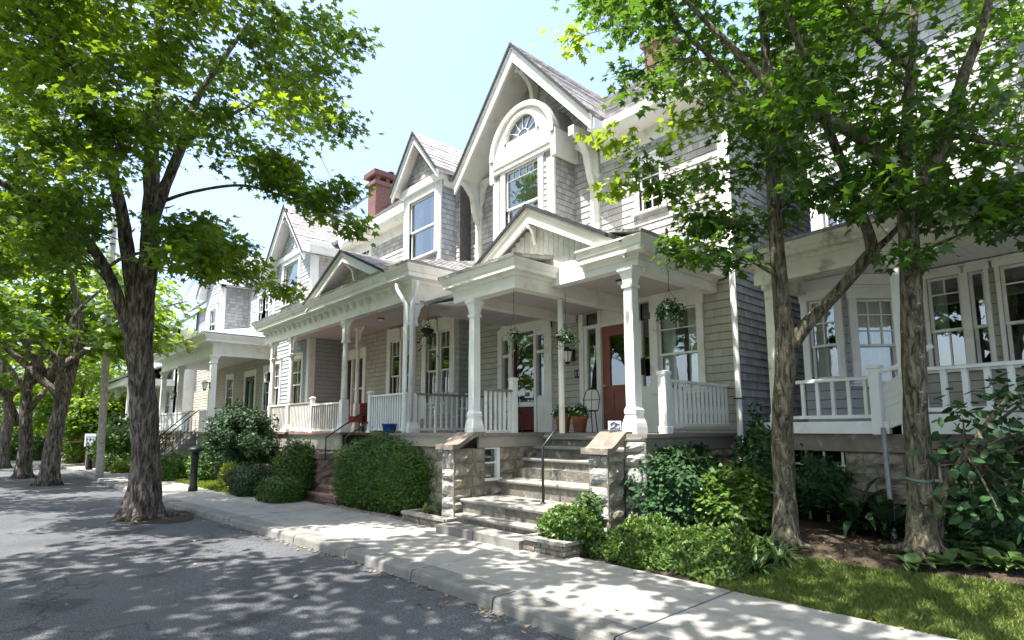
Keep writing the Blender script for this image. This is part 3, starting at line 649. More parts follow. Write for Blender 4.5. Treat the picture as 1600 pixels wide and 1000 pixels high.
br.add(vs, [(2 * i, 2 * i + 1, 2 * i + 3, 2 * i + 2) for i in range(n)]).build('bay_roof', 'roof', H1)
# ---- porch floors and foundations
fl = B().box((-11.15, 6.42, FZ - .06), (-8.22, YW, FZ)).box((-8.22, 8.28, FZ - .0605), (-5.62, YW, FZ - .001)).box((-5.62, 7.15, FZ - .0602), (-4.98, YW, FZ - .002)).build('porch_floor', 'floor', H1)
B().box((-8.32, 6.62, FZ - .26), (-8.262, 8.3, FZ - .062)).box((-11.1, 6.47, FZ - .26), (-8.62, 6.52, FZ - .062)).build('skirt_board', 'skirt', H1)
xl = SX(-8.25)
BWN = (6.76, 7.09, .80, 1.345)
stones(H1, xl, 6.06, 8.4, .05, 1.345, 'stone', .24, .34, [BWN], th=.36)
stones(H1, FX(6.06), -8.62, -8.25, .05, 1.34, 'stone_lit', .24, .26, th=.2)
stones(H1, FX(6.55), -11.1, -8.64, -.1, 1.35, 'stone', .26, .4, th=.2)
cb = B(xl)
cb.box((BWN[1] - .05, -.1, BWN[2]), (BWN[1], .03, BWN[3])).box((BWN[0], -.1, BWN[3] - .02), (BWN[1] - .05, .0, BWN[3])).box((BWN[0] - .03, -.1, BWN[2] - .05), (BWN[1] + .03, .06, BWN[2] - .002)).box((BWN[0], -.06, 1.06), (BWN[1] - .05, -.02, 1.085))
cw = cb.build('basement_window', 'trimw', H1)
B(xl).add([(BWN[0], -.07, BWN[2]), (BWN[1], -.07, BWN[2]), (BWN[1], -.07, BWN[3]), (BWN[0], -.07, BWN[3])], [(0, 1, 2, 3)]).build('pane', 'glassd', cw)
room(cw, xl, BWN[0], BWN[1], BWN[2], BWN[3], .34)
def coping(root, x0, x1, y0, z0, y1, z1, y2, th=.09, m='coping'):
    """sloping cheek-wall cap: flat nose at y0, curves up to (y1, z1), flat to y2"""
    prof = [(y0, z0)] + [(y0 + .1 + (y1 - y0 - .1) * t, z0 + (z1 - z0) * (t * t * (3 - 2 * t) * .35 + t * .65)) for t in lx(0, 1, 7)] + [(y2, z1)]
    poly = prof + [(p[0], p[1] - th) for p in reversed(prof)]
    return B().prism(poly, lambda p: (x0, p[0], p[1]), lambda p: (x1, p[0], p[1])).build('coping_stone', m, root)
coping(H1, -8.72, -8.19, 5.98, 1.42, 6.5, FZ + .03, 6.72)
# right cheek wall and foundation
stones(H1, FX(6.78), -5.80, -5.42, -.02, 1.30, 'stone_lit', .3, .34, th=.2)
stones(H1, SX(-5.42), 6.78, 7.16, -.02, 1.32, 'stone', .28, .4, th=.36)
stones(H1, FX(7.17), -5.42, -5.02, -.02, 1.50, 'stone_lit', .26, .3, th=.2)
stones(H1, SX(-5.02), 7.17, 9.9, 0, 1.34, 'stone', .25, .42, th=.2)
B().box((-5.07, 7.19, 1.345), (-5.03, 9.9, FZ - .062)).build('skirt_board', 'floor', H1)
coping(H1, -5.88, -5.36, 6.70, 1.40, 7.18, FZ + .035, 7.42)
stones(H1, SX(-4.98), 9.92, 18, 0, .32, 'stone', .3, .5, th=.1)
# ---- stone steps
steps = [(5.58, .125, -8.13, -6.1), (6.0, .26, -8.12, -5.85), (6.19, .49, -8.24, -5.81), (7.05, .77, -8.24, -5.81), (7.52, .95, -8.24, -5.81), (7.68, 1.14, -8.24, -5.81), (8.0, 1.36, -8.24, -5.63), (8.27, FZ - .07, -8.24, -5.63)]
st = B().box((-8.2, 6.3, -.1), (-5.85, 8.9, .1)).build('entrance_steps', 'mortar', H1)
zp = -.05
for i, (y, z, xa, xb) in enumerate(steps):
    y2 = 8.9; t = .06 if i not in (0, 4) else .0
    o = .03 if t else 0
    q = xa
    while q < xb - .05:
        wd = min(random.uniform(.7, 1.2), xb - q); wd = xb - q if xb - q - wd < .3 else wd
        B().box((q, y + .025 + random.uniform(0, .012), zp - .02), (q + wd - .006, y2 - i * .02, z - t - .001)).build('riser_stone', 'riser' if i else 'kerb', st); q += wd
    if t: B().prism([(y - .02, z - .045), (y - .025, z - .02), (y - .01, z), (y2 - .3 - i * .03, z), (y2 - .3 - i * .03, z - t), (y - .01, z - t)], lambda p: (xa + .004, p[0], p[1]), lambda p: (xb - .004, p[0], p[1])).build('tread', 'tread', st)
    zp = z - t
# ---- left porch roof
BB = 4.12
B().box((-8.92, 6.5, BB), (-7.13, 6.72, 4.5)).box((-7.34, 6.722, BB), (-7.13, YW - .03, 4.5)).box((-8.92, 6.722, BB + .002), (-8.72, YW - .03, 4.5)).build('porch_beam', 'trim', H1)
cornice(H1, FX(6.5), -8.92, -7.13, 4.34, 4.60, .2, m0=1, m1=1)
cornice(H1, SX(-7.13), 6.5, 7.42, 4.34, 4.60, .2, m0=1)
B().box((-8.72, 6.72, 4.30), (-7.34, YW - .03, 4.34)).build('porch_ceiling', 'ceil', H1)
roof_plane(H1, (-9.15, 6.28, 4.63), (-6.92, 6.28, 4.63), (-7.6, YW, 5.35), (-9.15, YW, 5.35), th=.04, expo=.3)
B().add([(-11.1, 7.4, 4.36), (-8.92, 7.4, 4.36), (-8.92, YW - .03, 4.36), (-11.1, YW - .03, 4.36)], [(0, 1, 2, 3)]).build('porch_ceiling', 'ceil', H1)
roof_plane(H1, (-11.2, 7.3, 4.63), (-9.15, 7.3, 4.63), (-9.15, YW, 5.35), (-11.2, YW, 5.35), th=.05, expo=.3)
column_sq(H1, -8.40, 6.62, FZ, BB, .084)
# ---- entry roof: higher beam, gable with upright boards, cornice on the right
EB = 4.27
B().box((-7.128, 7.40, EB), (-5.22, 7.60, 4.66)).build('porch_beam', 'trimw', H1)
B().box((-5.42, 7.602, 4.20), (-5.22, YW - .03, 4.62)).build('porch_beam', 'trim', H1)
B().box((-7.13, 7.6, 4.40), (-5.42, YW - .03, 4.44)).build('porch_ceiling', 'ceil', H1)
cornice(H1, FX(7.40), -6.34, -5.22, 4.38, 4.70, .24, m1=1)
cornice(H1, SX(-5.22), 7.40, YW - .06, 4.38, 4.70, .24, m0=1)
roof_plane(H1, (-4.97, 7.15, 4.73), (-4.97, YW, 4.73), (-5.75, YW, 4.95), (-5.75, 7.3, 4.95), th=.03, expo=.3)
gx, gz, gs = -7.58, 5.93, .56
for i, x in enumerate(np.arange(gx - 1.75, gx + 1.8, .13)):
    zt = gz - .28 - (abs(x + .06 - gx)) * gs
    if zt > 4.70:
        B(FX(7.46)).box((x + .004, -.04, 4.6), (x + .126, random.uniform(-.004, .004), zt)).build('gable_board', 'board', H1)
B().box((gx - 1.8, 7.505, 4.62), (gx + 1.8, 7.55, 4.9)).build('gable_backing', 'mortar', H1)
gable_roof(H1, gx, gz, 1.80, 2.22, gs, 7.24, YW - .01, .24, expo=.26)
bracket(H1, Fr((gx, 7.44, gz - .40), (0, -1), (1, 0)), .2, .34, .06)
column_sq(H1, -5.42, 7.46, FZ, EB - .005, .094)
B().lathe([(.055, 0), (.055, BB - FZ - .012)], 14, (-7.24, 7.75, FZ + .0)).build('thin_post', 'trim', H1, smooth=True)
for p in ((-8.31, 7.52),): 
    pp = B().sq([(.06, 0), (.06, 1.02), (.075, 1.03), (.075, 1.06), (.02, 1.09)], (p[0], p[1], FZ)).build('newel_post', 'trimw', H1)
pp = B().sq([(.075, 0), (.085, .10), (.07, .12), (.07, .92), (.085, .93), (.085, .98), (.02, 1.0)], (-5.12, 7.86, FZ)).build('newel_post', 'trimw', H1)
railing(H1, (-8.31, 6.76), (-8.31, 7.46), FZ, .84, .11, .042, top_m='floor', bottom=.06)
railing(H1, (-5.10, 7.94), (-5.10, 9.86), FZ, .86, .135, .055, bottom=.16, round_=True)
railing(H1, (-5.16, 7.86), (-5.5, 9.0), FZ, .80, .14, .05, top_m='coping', bottom=.08)
# ---- door, sidelight, transom
d = B(fr)
x0, x1, z0, z1 = D1
d.box((x0 - .62, -.10, FZ), (x0 - .50, .05, 4.36)).box((x0 - .07, -.10, FZ), (x0, .04, 4.36)).box((x1, -.10, FZ), (x1 + .07, .04, 4.36)).box((x1 + .42, -.1, FZ), (x1 + .56, .05, 4.36))
d.box((x0 - .5, -.10, z1 - .0), (x0 - .07, .03, z1 + .08)).box((x0, -.10, z1), (x1, .03, z1 + .09)).box((x0 - .66, -.1, 4.30), (x1 + .6, .06, 4.42)).box((x0 - .72, -.05, 4.42), (x1 + .66, .12, 4.47))
d.box((x0, -.09, 4.02), (x1, .0, 4.30)).box((x0 + .05, 0, 4.06), (x1 - .05, .015, 4.08)).box((x0 + .05, 0, 4.25), (x1 - .05, .015, 4.27)).box((x0 + .05, 0, 4.08), (x0 + .07, .015, 4.25))
for s0, s1 in ((x0 - .5, x0 - .07), (x1 + .07, x1 + .42)): d.box((s0, -.10, FZ), (s1, .0, 2.55)).box((s0, -.1, 2.55), (s0 + .08, .01, z1)).box((s1 - .08, -.1, 2.55), (s1, .01, z1))
dw = d.build('door_surround', 'trim', H1)
for s0, s1 in ((x0 - .42, x0 - .15), (x1 + .15, x1 + .34)):
    B(fr).add([(s0, -.05, 2.55), (s1, -.05, 2.55), (s1, -.05, 4.3), (s0, -.05, 4.3)], [(0, 1, 2, 3)]).build('sidelight_pane', 'glassd', dw)
room(dw, fr, x0 - .5, x1 + .42, 2.5, 4.36, .5)
dd = B(fr); dd.box((x0, -.09, z0), (x0 + .2, -.03, z1)).box((x1 - .2, -.09, z0), (x1, -.03, z1)).box((x0 + .2, -.09, z0), (x1 - .2, -.03, 2.62)).box((x0 + .2, -.09, z1 - .22), (x1 - .2, -.03, z1)).box((x0 + .24, -.03, 1.98), (x0 + .30, -.015, 2.48)).box((x1 - .30, -.03, 1.98), (x1 - .24, -.015, 2.48)).box((x0 + .3, -.03, 1.98), (x1 - .3, -.015, 2.03)).box((x0 + .3, -.03, 2.43), (x1 - .3, -.015, 2.48))
door = dd.build('front_door', 'door', H1)
B(fr).add([(x0 + .2, -.06, 2.62), (x1 - .2, -.06, 2.62), (x1 - .2, -.06, z1 - .22), (x0 + .2, -.06, z1 - .22)], [(0, 1, 2, 3)]).build('door_pane', 'glass', door)
B().lathe([(.012, 0), (.012, .05), (.03, .055), (.035, .075), (.025, .095)], 12).mesh('k', 'brass')
kb = B(); kb.lathe([(.028, 0), (.03, .012), (.012, .016), (.012, .045), (.03, .055), (.034, .075), (.02, .09)], 12); kb.v = [np.array([x0 + .085 + p[0], YW + .03 - p[2], 2.62 + p[1]]) for p in kb.v]; kb.build('door_knob', 'brass', door, True)
B(fr).box((x0, -.09, FZ), (x1, .04, FZ + .055)).build('door_sill', 'trimw', dw)
# ---- wide doorway with sidelights and shallow arched head
x0, x1, z0, z1 = BD; e = B(fr)
e.box((x0 - .52, -.1, FZ), (x0 - .36, .06, 4.25)).box((x0 - .10, -.1, FZ), (x0 + .03, .05, 4.13)).box((x1 - .52, -.1, FZ), (x1 - .44, .05, 4.13)).box((x1 - .14, -.1, FZ), (x1 + .1, .06, 4.25))
head = [(x0 - .52, 4.13), (x1 + .1, 4.13)] + [(x1 + .1 - (x1 - x0 + .62) * t, 4.25 + .38 * math.sin(math.pi * t) ** .8) for t in lx(0, 1, 13)]
e.ext(head, -.1, .07)
for s0, s1 in ((x0 - .36, x0 - .10), (x1 - .44, x1 - .14)): e.box((s0, -.1, FZ), (s1, .01, 2.5)).box((s0, -.1, 3.55), (s1, .02, 3.62)).box((s0, -.1, 4.0), (s1, .02, 4.13))
bd = e.build('doorway_surround', 'trim', H1)
for s0, s1 in ((x0 - .36, x0 - .10), (x1 - .44, x1 - .14)): B(fr).add([(s0, -.05, 2.5), (s1, -.05, 2.5), (s1, -.05, 4.0), (s0, -.05, 4.0)], [(0, 1, 2, 3)]).build('sidelight_pane', 'glassd', bd)
room(bd, fr, x0 - .5, x1 + .1, FZ, 4.25, .6)
sd_ = B(fr); sd_.box((x0 + .03, -.08, z0), (x0 + .1, -.02, z1)).box((x1 - .59, -.08, z0), (x1 - .52, -.02, z1)).box((x0 + .1, -.08, z0), (x1 - .59, -.02, 2.22)).box((x0 + .1, -.08, 2.24), (x1 - .59, -.015, 2.36))
B(fr).box((x0 + .1, -.018, 2.24), (x1 - .59, -.012, 2.36)).build('door_rail', 'trimw', bd)
sdo = sd_.build('screen_door', 'maroon', H1)
B(fr).add([(x0 + .1, -.05, 2.36), (x1 - .59, -.05, 2.36), (x1 - .59, -.05, z1), (x0 + .1, -.05, z1)], [(0, 1, 2, 3)]).build('door_pane', 'glassd', sdo)
# ---- porch window with side light
window(H1, fr, *W1, mv=(1, 0), mh=(0, 0), trim='trim', cas=.14, curtain='both', split=.45, head=.16, tr=.42)
# ---- drain pipe at the corner
dp = B().tube([(-4.86, 9.78, 8.0), (-4.86, 9.78, 1.45), (-4.80, 9.68, 1.3), (-4.76, 9.62, 1.1), (-4.76, 9.62, .3)], .052, 12); dp.sm = True
dpo = dp.build('drain_pipe', 'trimw', H1)
B().box((-4.93, 9.71, 2.2), (-4.79, 9.85, 2.22)).build('pipe_clip', 'iron', dpo)

# ---------------------------------------------------------------- house with the long bracketed porch, and the steps of brown stone
Y2 = 9.5; F2 = 7.2; f2 = FX(Y2)
H2 = thing('porch_house', 'grey shingled house with long cream porch, turned columns and small dormer', 'house', (-17, Y2, 0))
WA = (-14.36, -13.14, 2.45, 4.55); WB = (-16.45, -15.15, 2.45, 4.55); DB = (-20.0, -18.2, FZ + .05, 4.1)
wall(H2, f2, -20.1, -12.75, .3, 5.2, 'shingle_tan', [WA, WB, (-19.9, -18.15, FZ, 4.3)], .15)
WU = (-18.75, -18.05, 7.45, 8.35)
wall(H2, f2, -20.1, -12.75, 5.2, 8.75, 'shingle', [WU], .15)
wall(H2, SX(-12.75, Y2), 0, .42, .3, 5.0, 'shingle_slate', (), .15, name='side_wall')
wall(H2, SX(-12.78, Y2), 0, 3, 5.0, 8.8, 'shingle', (), .15, name='side_wall', courses=False)
window(H2, f2, *WU, mv=(1, 1), mh=(0, 0))
for wv in (WA, WB):
    m_ = (wv[0] + wv[1]) / 2
    for q0, q1 in ((wv[0], m_ - .05), (m_ + .05, wv[1])): window(H2, f2, q0, q1, wv[2], wv[3] - .02, mv=(1, 1), mh=(0, 0), trim='trim', cas=.05, curtain=None, split=.45, head=.3, tr=.42)
    for q0, q1 in ((wv[0] - .22, wv[0] - .05), (wv[1] + .05, wv[1] + .22)): B(f2).box((q0, 0, 2.0), (q1, .05, 4.99)).build('window_casing', 'trim', H2)
# door with big pane, framed in cream
x0, x1 = -19.75, -18.3
s = B(f2).box((x0 - .2, -.1, FZ), (x0, .06, 4.2)).box((x1, -.1, FZ), (x1 + .2, .06, 4.2)).box((x0 - .2, -.1, 4.2), (x1 + .2, .06, 4.55)).box((x0 + .55, -.1, FZ), (x0 + .64, .04, 4.2)).box((x0 + .64, -.08, FZ), (x1, 0, 2.1)).build('door_surround', 'trim', H2)
dr = B(f2).box((x0, -.08, FZ), (x0 + .12, -.02, 4.2)).box((x0 + .43, -.08, FZ), (x0 + .55, -.02, 4.2)).box((x0 + .12, -.08, FZ), (x0 + .43, -.02, 2.5)).box((x0 + .12, -.08, 4.0), (x0 + .43, -.02, 4.2)).build('front_door', 'maroon', H2)
B(f2).add([(x0 + .12, -.05, 2.5), (x0 + .43, -.05, 2.5), (x0 + .43, -.05, 4.0), (x0 + .12, -.05, 4.0)], [(0, 1, 2, 3)]).build('door_pane', 'glassd', dr)
B(f2).add([(x0 + .64, -.05, 2.1), (x1, -.05, 2.1), (x1, -.05, 4.2), (x0 + .64, -.05, 4.2)], [(0, 1, 2, 3)]).build('sidelight_pane', 'glass', s)
B(f2).box((x0 + .64, -.07, 3.1), (x1, -.02, 3.16)).build('sash', 'trim', s); room(s, f2, x0, x1, FZ, 4.2, .5)
# bay on the left, two storeys, with its steep gable
b2 = 8.3; bf = FX(b2); BX0, BX1 = -24.0, -20.1
W2 = (-22.95, -21.45, 6.6, 8.25); W3 = (-21.75, -20.75, 2.4, 4.3); W4 = (-23.6, -22.9, 2.4, 4.3)
wall(H2, bf, BX0, BX1, 1.2, 5.2, 'shingle_slate', [W3, W4], .15, name='bay_wall')
wall(H2, bf, BX0, BX1, 5.2, 8.5, 'shingle_blue', [W2], .15, name='bay_wall')
wall(H2, SX(BX1, b2), 0, 1.2, 5.2, 8.5, 'shingle', (), .15, name='bay_side_wall')
wall(H2, SX(BX1, b2), 0, 1.2, 1.2, 5.2, 'shingle_slate', (), .15, name='bay_side_wall')
window(H2, bf, *W2, mv=(0, 0), mh=(0, 0), cas=.2, split=.45, curtain='top')
window(H2, bf, *W3, mv=(1, 1), mh=(1, 0), cas=.12); window(H2, bf, *W4, mv=(1, 1), mh=(1, 0), cas=.12)
for q0, q1 in ((BX1 - .2, BX1 + .02), (BX0, BX0 + .18)): B(bf).box((q0, 0, 1.6), (q1, .05, 8.45)).build('corner_board', 'trimw', H2)
B(SX(BX1, b2)).box((0, 0, 1.6), (.18, .04, 8.45)).build('corner_board', 'trimw', H2)
gxc = -22.05; gza = 10.45
wall(H2, bf, -23.6, -20.5, 8.5, gza - .3, 'shingle_blue', (), .15, lim=lambda z: (gxc - max(.01, (gza - .3 - z) / 1.12), gxc + max(.01, (gza - .3 - z) / 1.12)), name='gable_wall')
B(bf).box((BX0 + .3, 0, 8.42), (BX1 - .2, .12, 8.6)).build('gable_moulding', 'trimw', H2)
gable_roof(H2, gxc, gza, 2.1, 2.1, 1.12, b2 - .45, 12, .22, trim='trimw', soff='trimw', expo=.25)
B().box((BX1 - .05, b2 - .3, 8.1), (BX1 + .3, Y2 + .2, 8.38)).build('eave_gutter', 'trimw', H2)
for k in (-.18, .18): bracket(H2, Fr((gxc + k, b2 - .02, gza - .55), (0, -1), (1, 0)), .4, .6, .08, trim='trimw')
# dormer on the right
dy = 9.0; df = FX(dy); DX0, DX1 = -14.92, -12.97
WD = (-14.62, -13.25, 6.75, 8.55)
wall(H2, df, DX0, DX1, 6.3, 8.8, 'shingle', [WD], .15, name='dormer_wall')
wall(H2, SX(DX1, dy), 0, 2.2, 6.3, 8.75, 'shingle_blue', (), .15, name='dormer_side_wall')  # bluish shingle paints shade onto the dormer's side
wall(H2, Fr((DX0, dy), (0, 1), (-1, 0)), 0, .5, 6.3, 8.75, 'shingle', (), .15, name='dormer_side_wall', courses=False)
window(H2, df, *WD, mv=(0, 0), mh=(0, 0), cas=.16, split=.48, curtain='both')
for q0, q1 in ((DX1 - .13, DX1 + .02), (DX0, DX0 + .13)): B(df).box((q0, 0, 6.45), (q1, .05, 8.78)).build('corner_board', 'trimw', H2)
B().box((DX0 - .12, dy - .14, 8.78), (DX1 + .12, dy + .02, 9.0)).box((DX1 - .02, dy + .02, 8.60), (DX1 + .10, dy + 2.2, 8.98)).build('dormer_cornice', 'trimw', H2)
dxc, dza = (DX0 + DX1) / 2, 10.5
wall(H2, df, DX0, DX1, 9.0, dza - .25, 'shingle', (), .14, lim=lambda z: (dxc - max(.01, (dza - .3 - z) / 1.22), dxc + max(.01, (dza - .3 - z) / 1.22)), name='dormer_gable')
gable_roof(H2, dxc, dza, 1.25, 1.25, 1.22, dy - .35, 11.5, .22, trim='trimw', soff='trim', expo=.2)
for t, (zb_, dd_) in enumerate(((6.3, .12), (6.1, .28), (5.9, .45))):   # flared skirt of shingles under the dormer
    B().add([(DX0 - dd_, dy - dd_, zb_ - .02), (DX1 + dd_, dy - dd_, zb_ - .02), (DX1 + dd_ - .14, dy - dd_ + .14, zb_ + .22), (DX0 - dd_ + .14, dy - dd_ + .14, zb_ + .22), (DX1 + dd_, dy + 2, zb_ - .02), (DX1 + dd_ - .14, dy + 2, zb_ + .22)], [(0, 1, 2, 3), (1, 4, 5, 2)]).build('shingle_course', 'roof', H2)
# main roof, chimney
roof_plane(H2, (-20.3, 9.15, 8.80), (-12.6, 9.15, 8.80), (-12.6, 12.7, 11.9), (-20.3, 12.7, 11.9), expo=.22)
roof_plane(H2, (-26, 9.15, 8.80), (-20.3, 9.15, 8.80), (-20.3, 12.7, 11.9), (-24, 12.7, 11.9), expo=.4)
B(f2).prof([(0, 8.4), (.32, 8.4), (.40, 8.55), (.42, 8.80), (0, 8.75)], -19.8, -14.95).build('eave_gutter', 'trim', H2)
B(f2).box((-19.9, 0, 8.05), (-14.95, .04, 8.4)).build('frieze_board', 'trim', H2)
ch = B().box((-21.15, 10.95, 9.6), (-20.5, 12.3, 11.75)).build('chimney', 'brick', H2)
B().box((-21.25, 10.85, 11.75), (-20.4, 12.4, 11.9)).box((-21.15, 10.95, 12.12), (-20.5, 12.3, 12.13)).build('chimney_course', 'brick', ch)
for y in (10.98, 11.42, 11.75, 12.1):
    B().box((-20.68, y, 11.9), (-20.5, y + .16, 12.12)).build('chimney_pier', 'brick', ch); B().box((-21.15, y, 11.9), (-20.98, y + .16, 12.12)).build('chimney_pier', 'brick', ch)
B().box((-21.3, 10.8, 12.13), (-20.35, 12.45, 12.33)).build('chimney_cap', 'brick', ch); B().lathe([(.1, 0), (.1, .2), (.14, .21), (.14, .25)], 10, (-20.8, 11.8, 12.33)).build('flue_pot', 'iron', ch)
# porch
PB = 4.74; PX0, PX1 = -21.3, -11.42
B().box((-21.4, F2 - .06, FZ - .07), (-15.05, Y2, FZ)).box((-13.35, F2 - .06, FZ - .0702), (-11.32, Y2, FZ - .001)).box((-15.05, 8.2, FZ - .0704), (-13.35, Y2, FZ - .002)).build('porch_floor', 'brown', H2)
B().box((-21.35, F2, FZ - .5), (-15.1, F2 + .05, FZ - .072)).box((-13.3, F2, FZ - .5), (-11.4, F2 + .05, FZ - .072)).box((-11.4, F2, FZ - .5), (-11.35, Y2, FZ - .072)).build('skirt_board', 'skirt', H2)
stones(H2, FX(F2 + .03), -21.3, -15.1, -.3, 1.1, 'stone', .28, .5, th=.15)
stones(H2, FX(F2 + .03), -13.3, -11.4, -.2, 1.1, 'stone', .28, .5, th=.15)
stones(H2, SX(-11.38), F2 + .03, 9.4, -.2, 1.1, 'stone', .28, .5, th=.15)
B().box((PX0, F2 - .09, PB), (PX1, F2 + .11, 5.16)).box((PX1 - .2, F2 + .112, PB), (PX1, Y2 - .03, 5.16)).build('porch_beam', 'trim', H2)
cornice(H2, FX(F2 - .09), PX0, PX1, 5.14, 5.50, .36, m0=1, m1=1); cornice(H2, SX(PX1), F2 - .09, Y2 - .05, 5.14, 5.50, .36, m0=1)
B(FX(F2 - .09)).box((PX0, 0, PB - .002), (PX1 + .01, .02, PB + .05)).build('beam_moulding', 'trim', H2)
for x in np.arange(-21.1, -11.5, .42):
    B(FX(F2 - .09)).prof([(0, 5.13), (.17, 5.13), (.16, 5.08), (.10, 5.04), (.07, 4.99), (0, 4.96)], x, x + .09).build('cornice_bracket', 'trim', H2)
B().box((PX0, F2 + .11, 5.0), (PX1 - .2, Y2 - .03, 5.05)).build('porch_ceiling', 'ceil', H2)
roof_plane(H2, (PX0 - .45, F2 - .47, 5.53), (PX1 + .38, F2 - .47, 5.53), (PX1 - .6, Y2, 6.25), (PX0, Y2, 6.25), th=.04, expo=.24)
roof_plane(H2, (PX1 + .38, F2 - .47, 5.53), (PX1 + .38, Y2, 5.53), (PX1 - .6, Y2, 6.25), (PX1 - .6, Y2, 6.25), th=.04, expo=.3)
gable_roof(H2, -14.55, 6.62, 2.45, 2.45, .45, F2 - .40, Y2, .22, trim='trim', soff='trim', expo=.25)
wall(H2, FX(F2 + .05), -16.8, -12.3, 5.5, 6.35, 'shingle_tan', (), .12, lim=lambda z: (-14.55 - max(.01, (6.35 - z) / .45), -14.55 + max(.01, (6.35 - z) / .45)), name='gable_wall', course='shingle_course')
bracket(H2, Fr((-14.55, F2 + .03, 6.28), (0, -1), (1, 0)), .36, .5, .07)
for x, dirs in ((-15.0, ((1, 0), (-1, 0))), (-18.95, ((1, 0), (-1, 0))), (-20.65, ((1, 0), (-1, 0)))): column_turned(H2, x, F2 + .01, FZ, PB, dirs=dirs)
column_turned(H2, PX1 - .1, F2 + .01, FZ, PB, 'trimw', .085, dirs=((-1, 0), (0, 1)))
column_turned(H2, -17.2, Y2 - .8, FZ, 5.0, 'trim', .07, dirs=((1, 0),))
for x, y in ((-13.48, F2 + .02), (-17.15, F2 + .02)): B().sq([(.09, 0), (.06, .06), (.06, 1.0), (.075, 1.01), (.075, 1.05), (.02, 1.08)], (x, y, FZ)).build('newel_post', 'trimw', H2)
railing(H2, (-13.42, F2 + .02), (PX1 - .2, F2 + .02), FZ, .95, .115, .045, bottom=.1)
railing(H2, (PX1 - .1, F2 + .15), (PX1 - .1, Y2 - .1), FZ, .93, .16, .04, bottom=.1, top_m='floor')
railing(H2, (-18.85, F2 + .02), (-17.2, F2 + .02), FZ, .92, .12, .06, trim='trim', bottom=.08, top_m='floor')
railing(H2, (-17.1, F2 + .02), (-15.12, F2 + .02), FZ, .85, .15, .042, trim='trim', bottom=.08)
railing(H2, (-20.55, F2 + .02), (-19.05, F2 + .02), FZ, .92, .12, .05, trim='trim', bottom=.08)
# downspouts at the front corner
for pts in ([(PX1 - .35, F2 - .28, 5.14), (PX1 - .35, F2 - .28, 5.02), (PX1 - .14, F2 - .16, 4.62), (PX1 - .14, F2 - .16, 2.0), (PX1 - .14, F2 - .17, 1.55), (PX1 - .22, F2 - .27, 1.35), (PX1 - .22, F2 - .27, .9)],
            [(PX1 + .22, F2 - .1, 5.14), (PX1 + .22, F2 - .1, 5.0), (PX1 + .02, F2 - .08, 4.6), (PX1 + .02, F2 - .08, 1.9)]):
    q = B().tube(pts, .055, 10); q.sm = True; q.build('drain_pipe', 'trimw', H2)
# brownstone steps between two piers
stp = B().box((-14.9, 6.5, -.3), (-13.4, 8.2, .0)).build('entrance_steps', 'mortar', H2)
n = 9; zb = zg(-14) - .02
for i in range(n):
    z = zb + (FZ - .1 - zb) * (i + 1) / n; y = 6.2 + .235 * i; xa, xb = (-15.35, -13.2) if i == 0 else (-14.72, -13.4)
    B().box((xa, y + .02, z - .25), (xb, 8.6 - i * .01, z - .05)).build('riser_stone', 'brown', stp)
    B().box((xa - .01, y - .015, z - .052), (xb + .01, 8.55 - i * .01, z)).build('tread', 'brown', stp)
for xa, xb in ((-15.26, -14.72), (-13.4, -12.9)):
    stones(H2, FX(6.48), xa, xb, zb, .92, 'brown', .26, .4, th=.6); stones(H2, SX(xb - .0), 6.48, 7.15, zb, .92, 'brown', .26, .4, th=.2)
    B().box((xa - .06, 6.40, .93), (xb + .06, 7.2, 1.06)).build('coping_stone', 'coping', H2)
for x in (-14.62, -13.5): B().tube([(x, 6.55, .95), (x, 6.55, 1.48), (x, 8.1, 2.48), (x, 8.25, 2.48)], .022, 8).tube([(x, 7.5, 1.1), (x, 7.5, 2.08)], .014, 6).tube([(x, 8.15, 1.6), (x, 8.15, 2.48)], .016, 6).build('hand_rail', 'iron', H2)
# ---------------------------------------------------------------- the white-porched house further along
Y3 = 9.3; F3 = 6.8; f3 = FX(Y3); X3 = -26.6
H3 = thing('white_porch_house', 'pale grey house with wide white wraparound porch and iron-railed steps', 'house', (-31, Y3, 0))
D3 = (-30.3, -28.9, FZ, 4.3)
wall(H3, f3, -41, -24.4, .2, 5.6, 'shingle_tan', [(-27.6, -26.9, 2.4, 4.4), (-30.3, -28.9, FZ, 4.3), (-33.4, -32.4, 2.4, 4.4)], .16)
wall(H3, f3, -41, -24.4, 5.6, 9.3, 'shingle_blue', [(-28.9, -27.5, 6.7, 8.1)], .16)
window(H3, f3, -27.6, -26.9, 2.4, 4.4, mv=(0, 0), mh=(0, 0), cas=.16); window(H3, f3, -33.4, -32.4, 2.4, 4.4, cas=.16)
window(H3, f3, -28.9, -28.25, 6.7, 8.1, mv=(1, 1), cas=.1); window(H3, f3, -28.15, -27.5, 6.7, 8.1, mv=(1, 1), cas=.1)
s = B(f3).box((-30.5, -.1, FZ), (-30.3, .06, 4.3)).box((-28.9, -.1, FZ), (-28.7, .06, 4.3)).box((-30.5, -.1, 4.3), (-28.7, .06, 4.6)).build('door_surround', 'trimw', H3)
for xa in (-30.3, -29.58): 
    dr = B(f3).box((xa, -.08, FZ), (xa + .13, -.02, 4.3)).box((xa + .55, -.08, FZ), (xa + .68, -.02, 4.3)).box((xa + .13, -.08, FZ), (xa + .55, -.02, 2.4)).box((xa + .13, -.08, 4.1), (xa + .55, -.02, 4.3)).build('front_door', 'doorg', H3)
    B(f3).add([(xa + .13, -.05, 2.4), (xa + .55, -.05, 2.4), (xa + .55, -.05, 4.1), (xa + .13, -.05, 4.1)], [(0, 1, 2, 3)]).build('door_pane', 'glassd', dr)
room(s, f3, -30.3, -28.9, FZ, 4.3, .5)
bx = FX(8.2)
